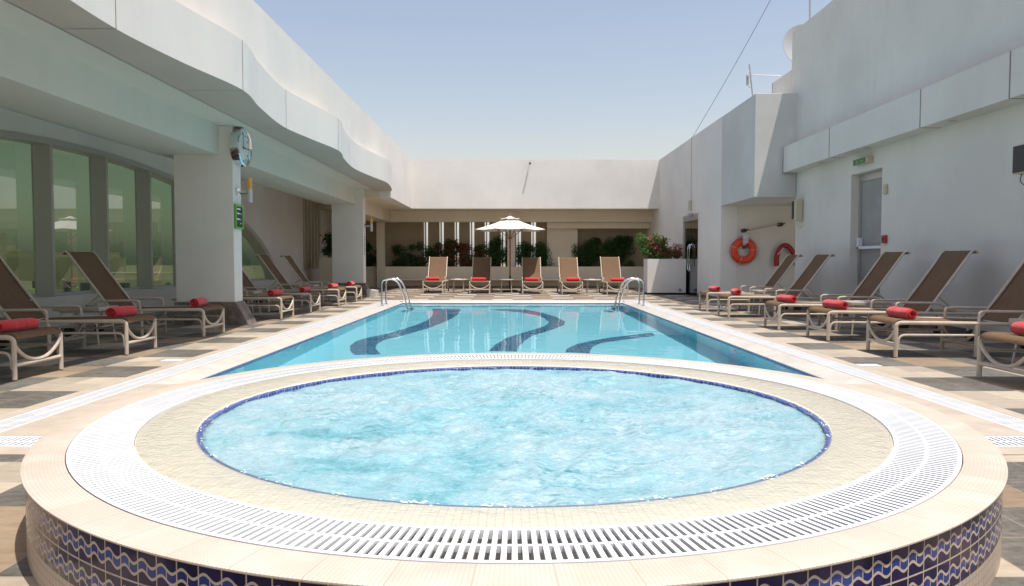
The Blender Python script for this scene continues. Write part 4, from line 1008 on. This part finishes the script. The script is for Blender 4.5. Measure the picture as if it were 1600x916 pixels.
# roof furniture
dsh = thing('satellite_dish', 'round satellite dish half hidden behind the tall right wall', 'satellite dish', (7.20, 18.0, 4.59))
b = MB(); prof = [(.02, .0), (.2, .02), (.4, .07), (.60, .15), (.602, .165), (.4, .09), (.2, .04), (.02, .02)]
b.lathe(prof, 48, closed=True).xf(Matrix.Translation((0, 0, 1.62)) @ Matrix.Rotation(radians(72), 4, 'X')).build('reflector', mat('grey_dish_metal', (.30, .31, .32), .6), dsh, smooth=True)
MB().tube([(0, .1, 0), (0, .1, 1.6)], .04, 12).build('mast', M['alu'], dsh); MB().tube([(0, 0, 1.4), (0, -.55, 1.6)], .015, 8).build('feed_arm', M['alu'], dsh)
an = thing('antenna', 'small panel antenna on a leaning pole on the roof corner', 'antenna', (5.63, 17, 4.59))
MB().tube([(0, 0, 0), (-.12, 0, .99)], .018, 8).build('pole', M['alu'], an)
f = MB(); f.tube([(-.09, 0, .45), (-.16, -.02, .50), (-.19, -.02, .75), (-.10, 0, .85)], .012, 6); f.box(-.17, -.06, .52, -.14, .06, .72); f.build('panel', M['alu'], an)
MB().tube([(-.06, 0, .74), (.62, 0, .73)], .012, 8).build('side_arm', M['alu'], an)
ms = MB().tube([(6.34, 15.6, 5.97), (6.30, 15.6, 8.15)], .022, 8).build('mast', M['alu']); tag(ms, 'thin metal mast standing on top of the tall right wall', 'mast')
P = [Vector((5.19, 21.09, 4.55)).lerp(Vector((6.30, 15.6, 8.10)), t) - Vector((0, 0, .10 * sin(t * pi))) for t in [i / 20 for i in range(21)]]
q = MB().tube(P, .006, 6).build('guy_cable', M['dark']); tag(q, 'thin dark cable slanting from the far right wall up to the mast', 'cable')

# ------------------------------------------------------------------ plants
def plant(label, x, y, z, w_, d, h, nl, ls, leaf='leaf', flow=0, petal='petal', seed=0, cat='shrub', clumps=7, group='shrubs in the far planter', spread=1.):
    rnd = random.Random(seed)
    t = thing('shrub', label, cat, (x, y, z), 0, group); nl = int(nl * 2.2); clumps = int(clumps * 1.7); flow = int(flow * 3)
    C = []
    for k in range(clumps):
        C.append((rnd.uniform(-w_ / 2, w_ / 2) * .8, rnd.uniform(-d / 2, d / 2) * .7, h * (rnd.uniform(.12, .95)) * (1 - .12 * rnd.random()), rnd.uniform(.12, .24) * spread))
    f = MB()
    for c in C:
        f.tube(smooth_pts([(c[0] * .15, c[1] * .15, -.05), (c[0] * .4, c[1] * .4, c[2] * .45), (c[0], c[1], c[2])], 1), [.012] * 2 + [.008] * 2 + [.004] * (len(smooth_pts([(0, 0, 0)] * 3, 1)) - 4), 5)
    f.build('stems', M['bark'], t)
    def leaves(n, size, lo=0.):
        f = MB()
        for i in range(n):
            c = rnd.choice(C); v = Vector((rnd.gauss(0, 1), rnd.gauss(0, 1), rnd.gauss(0, 1))).normalized() * c[3] * rnd.uniform(.2, 1.15) ** .6
            p = Vector(c[:3]) + Vector((v.x, v.y * .8, v.z)); p.z = max(p.z, -.08)
            p.y = min(max(p.y, -d * .75), d * .55)
            dr = Vector((rnd.uniform(-1, 1), rnd.uniform(-1, 1), rnd.uniform(-.9, .5))).normalized(); nn = dr.cross(Vector((rnd.uniform(-1, 1), rnd.uniform(-1, 1), 1.2))).normalized(); L_ = size * rnd.uniform(.6, 1.25)
            up = dr.cross(nn) * L_ * .12
            f.add([p, p + dr * L_ * .5 + nn * L_ * .28 + up, p + dr * L_, p + dr * L_ * .5 - nn * L_ * .28 + up], [(0, 1, 2), (0, 2, 3)])
        return f
    leaves(nl, ls).build('foliage', M[leaf], t, fixn=False)
    if flow: leaves(flow, ls * .95).build('flowers', M[petal], t, fixn=False)
    return t
PLZ = .72
defs = [(-5.6, .9, 1.05, 800, .10, 0, 'dark shrub at the left end of the far planter behind the far column'),
        (-4.10, 1.1, 1.05, 620, .09, 0, 'sparse spreading shrub in front of the blank tan wall at far left'),
        (-3.30, 1.15, 1.05, 1100, .075, 40, 'second shrub from the left of the board screen with few red flowers'),
        (-2.55, 1.1, 1.15, 1100, .075, 170, 'red flowering shrub behind the leftmost far lounger'),
        (-1.85, 1.1, 1.05, 1100, .075, 260, 'reddest flowering shrub, left of the parasol, trailing over the planter edge'),
        (-1.15, .8, 1.05, 1100, .075, 90, 'dark shrub with few red flowers behind the second far lounger'),
        (-.55, .7, 1.15, 1500, .07, 0, 'dense tall dark shrub just left of the parasol pole'),
        (.45, .6, 1.0, 1400, .07, 0, 'dense dark shrub just right of the parasol pole'),
        (1.12, .6, 1.15, 1600, .065, 0, 'dense dark upright shrub at the right end of the board screen'),
        (2.85, 1.1, 1.05, 1500, .075, 0, 'loose dark shrub at the left of the right hand alcove'),
        (3.55, 1.1, 1.15, 1700, .075, 0, 'dark bushy shrub in the middle of the right hand alcove'),
        (4.15, .9, 1.35, 1900, .075, 0, 'tallest dark shrub at the right of the alcove behind the white planter')]
for k, (x, w_, h, nl, ls, fl, lab) in enumerate(defs):
    plant(lab, x, 27.66, PLZ, w_, .45, h, nl, ls, 'leaf', fl, 'petal', 40 + k, clumps=9 if nl > 900 else 8, spread=1.15 if nl > 1200 else 1.)
plant('sunlit bougainvillea with magenta flowers in the tall white corner planter', 4.55, 21.9, 1.0, 1.1, .4, .75, 1300, .07, 'leaf2', 620, 'petal2', 71, 'bougainvillea', 12, None)
plant('fresh green shrub spilling over the left edge of the white corner planter', 4.18, 21.9, 1.0, .75, .4, .75, 1100, .075, 'leaf2', 0, 'petal', 72, 'shrub', 8, None)
q = MB().box(-6.5, 24.2, 0, -5.75, 25.0, 1.12).build('stone_planter', M['cream'], bevel=.01); tag(q, 'square cream planter box by the left slatted window', 'planter')
plant('dark potted shrub on the cream box by the left slatted window', -6.1, 24.6, 1.12, .6, .5, .95, 800, .10, 'leaf', 0, 'petal', 81, 'shrub', 7, None)

# ------------------------------------------------------------------ city beyond the glass and the board gaps
M['citywall'] = mat('city_render', rough=.9, fn=noisy((.48, .42, .33), (.62, .56, .46), .2))
M['citywin'] = mat('city_window', (.08, .10, .11), .2)
rc = random.Random(5)
CB = [(-62, 70, 16, 14, 20, 'sand coloured tower block seen through the leftmost green pane'), (-48, 62, 9, 9, 14.5, 'low sandy apartment block behind the second green pane'), (-58, 92, 12, 10, 17.5, 'ribbed office block behind the third green pane'),
      (-44, 84, 10, 8, 15, 'flat roofed sandy block behind the fourth green pane'), (-90, 110, 18, 18, 19, 'distant sandy tower beyond the other city blocks'), (-36, 72, 7, 7, 13, 'low pale block nearest to the glass screen'),
      (-8, 120, 16, 12, 17, 'pale distant block seen through the gaps of the board screen')]
for x, y, a, b_, h, lab in CB:
    t = thing('city_building', lab, 'building', (x, y, -16), 0, 'city buildings beyond the terrace')
    MB().box(-a / 2, -b_ / 2, 0, a / 2, b_ / 2, h).build('walls', M['citywall'], t)
    MB().box(-a / 2 + .5, -b_ / 2 + .5, h + .001, a / 2 - .5, b_ / 2 - .5, h + .7).build('roof', M['citywall'], t)
    f = MB(); nz = int(h / 3)
    for k in range(nz):
        z = 1.2 + 3 * k
        for i in range(int(a / 2.2)):
            xx = -a / 2 + 1 + i * 2.2; f.box(xx, -b_ / 2 - .03, z, xx + 1.1, -b_ / 2 - .002, z + 1.4)
        for i in range(int(b_ / 2.2)):
            yy = -b_ / 2 + 1 + i * 2.2; f.box(a / 2 + .002, yy, z, a / 2 + .03, yy + 1.1, z + 1.4)
    f.build('windows', M['citywin'], t)
# caustics through the pool water
sl.cycles.is_caustics_light = True if hasattr(sl, 'cycles') and hasattr(sl.cycles, 'is_caustics_light') else False
water.cycles.is_caustics_caster = True; water.data.polygons.foreach_set('use_smooth', [True]*len(water.data.polygons))
for o in bpy.data.objects:
    if o.name in ('pool_basin', 'pool_floor_stripes', 'waterline_tile_band'): o.cycles.is_caustics_receiver = True
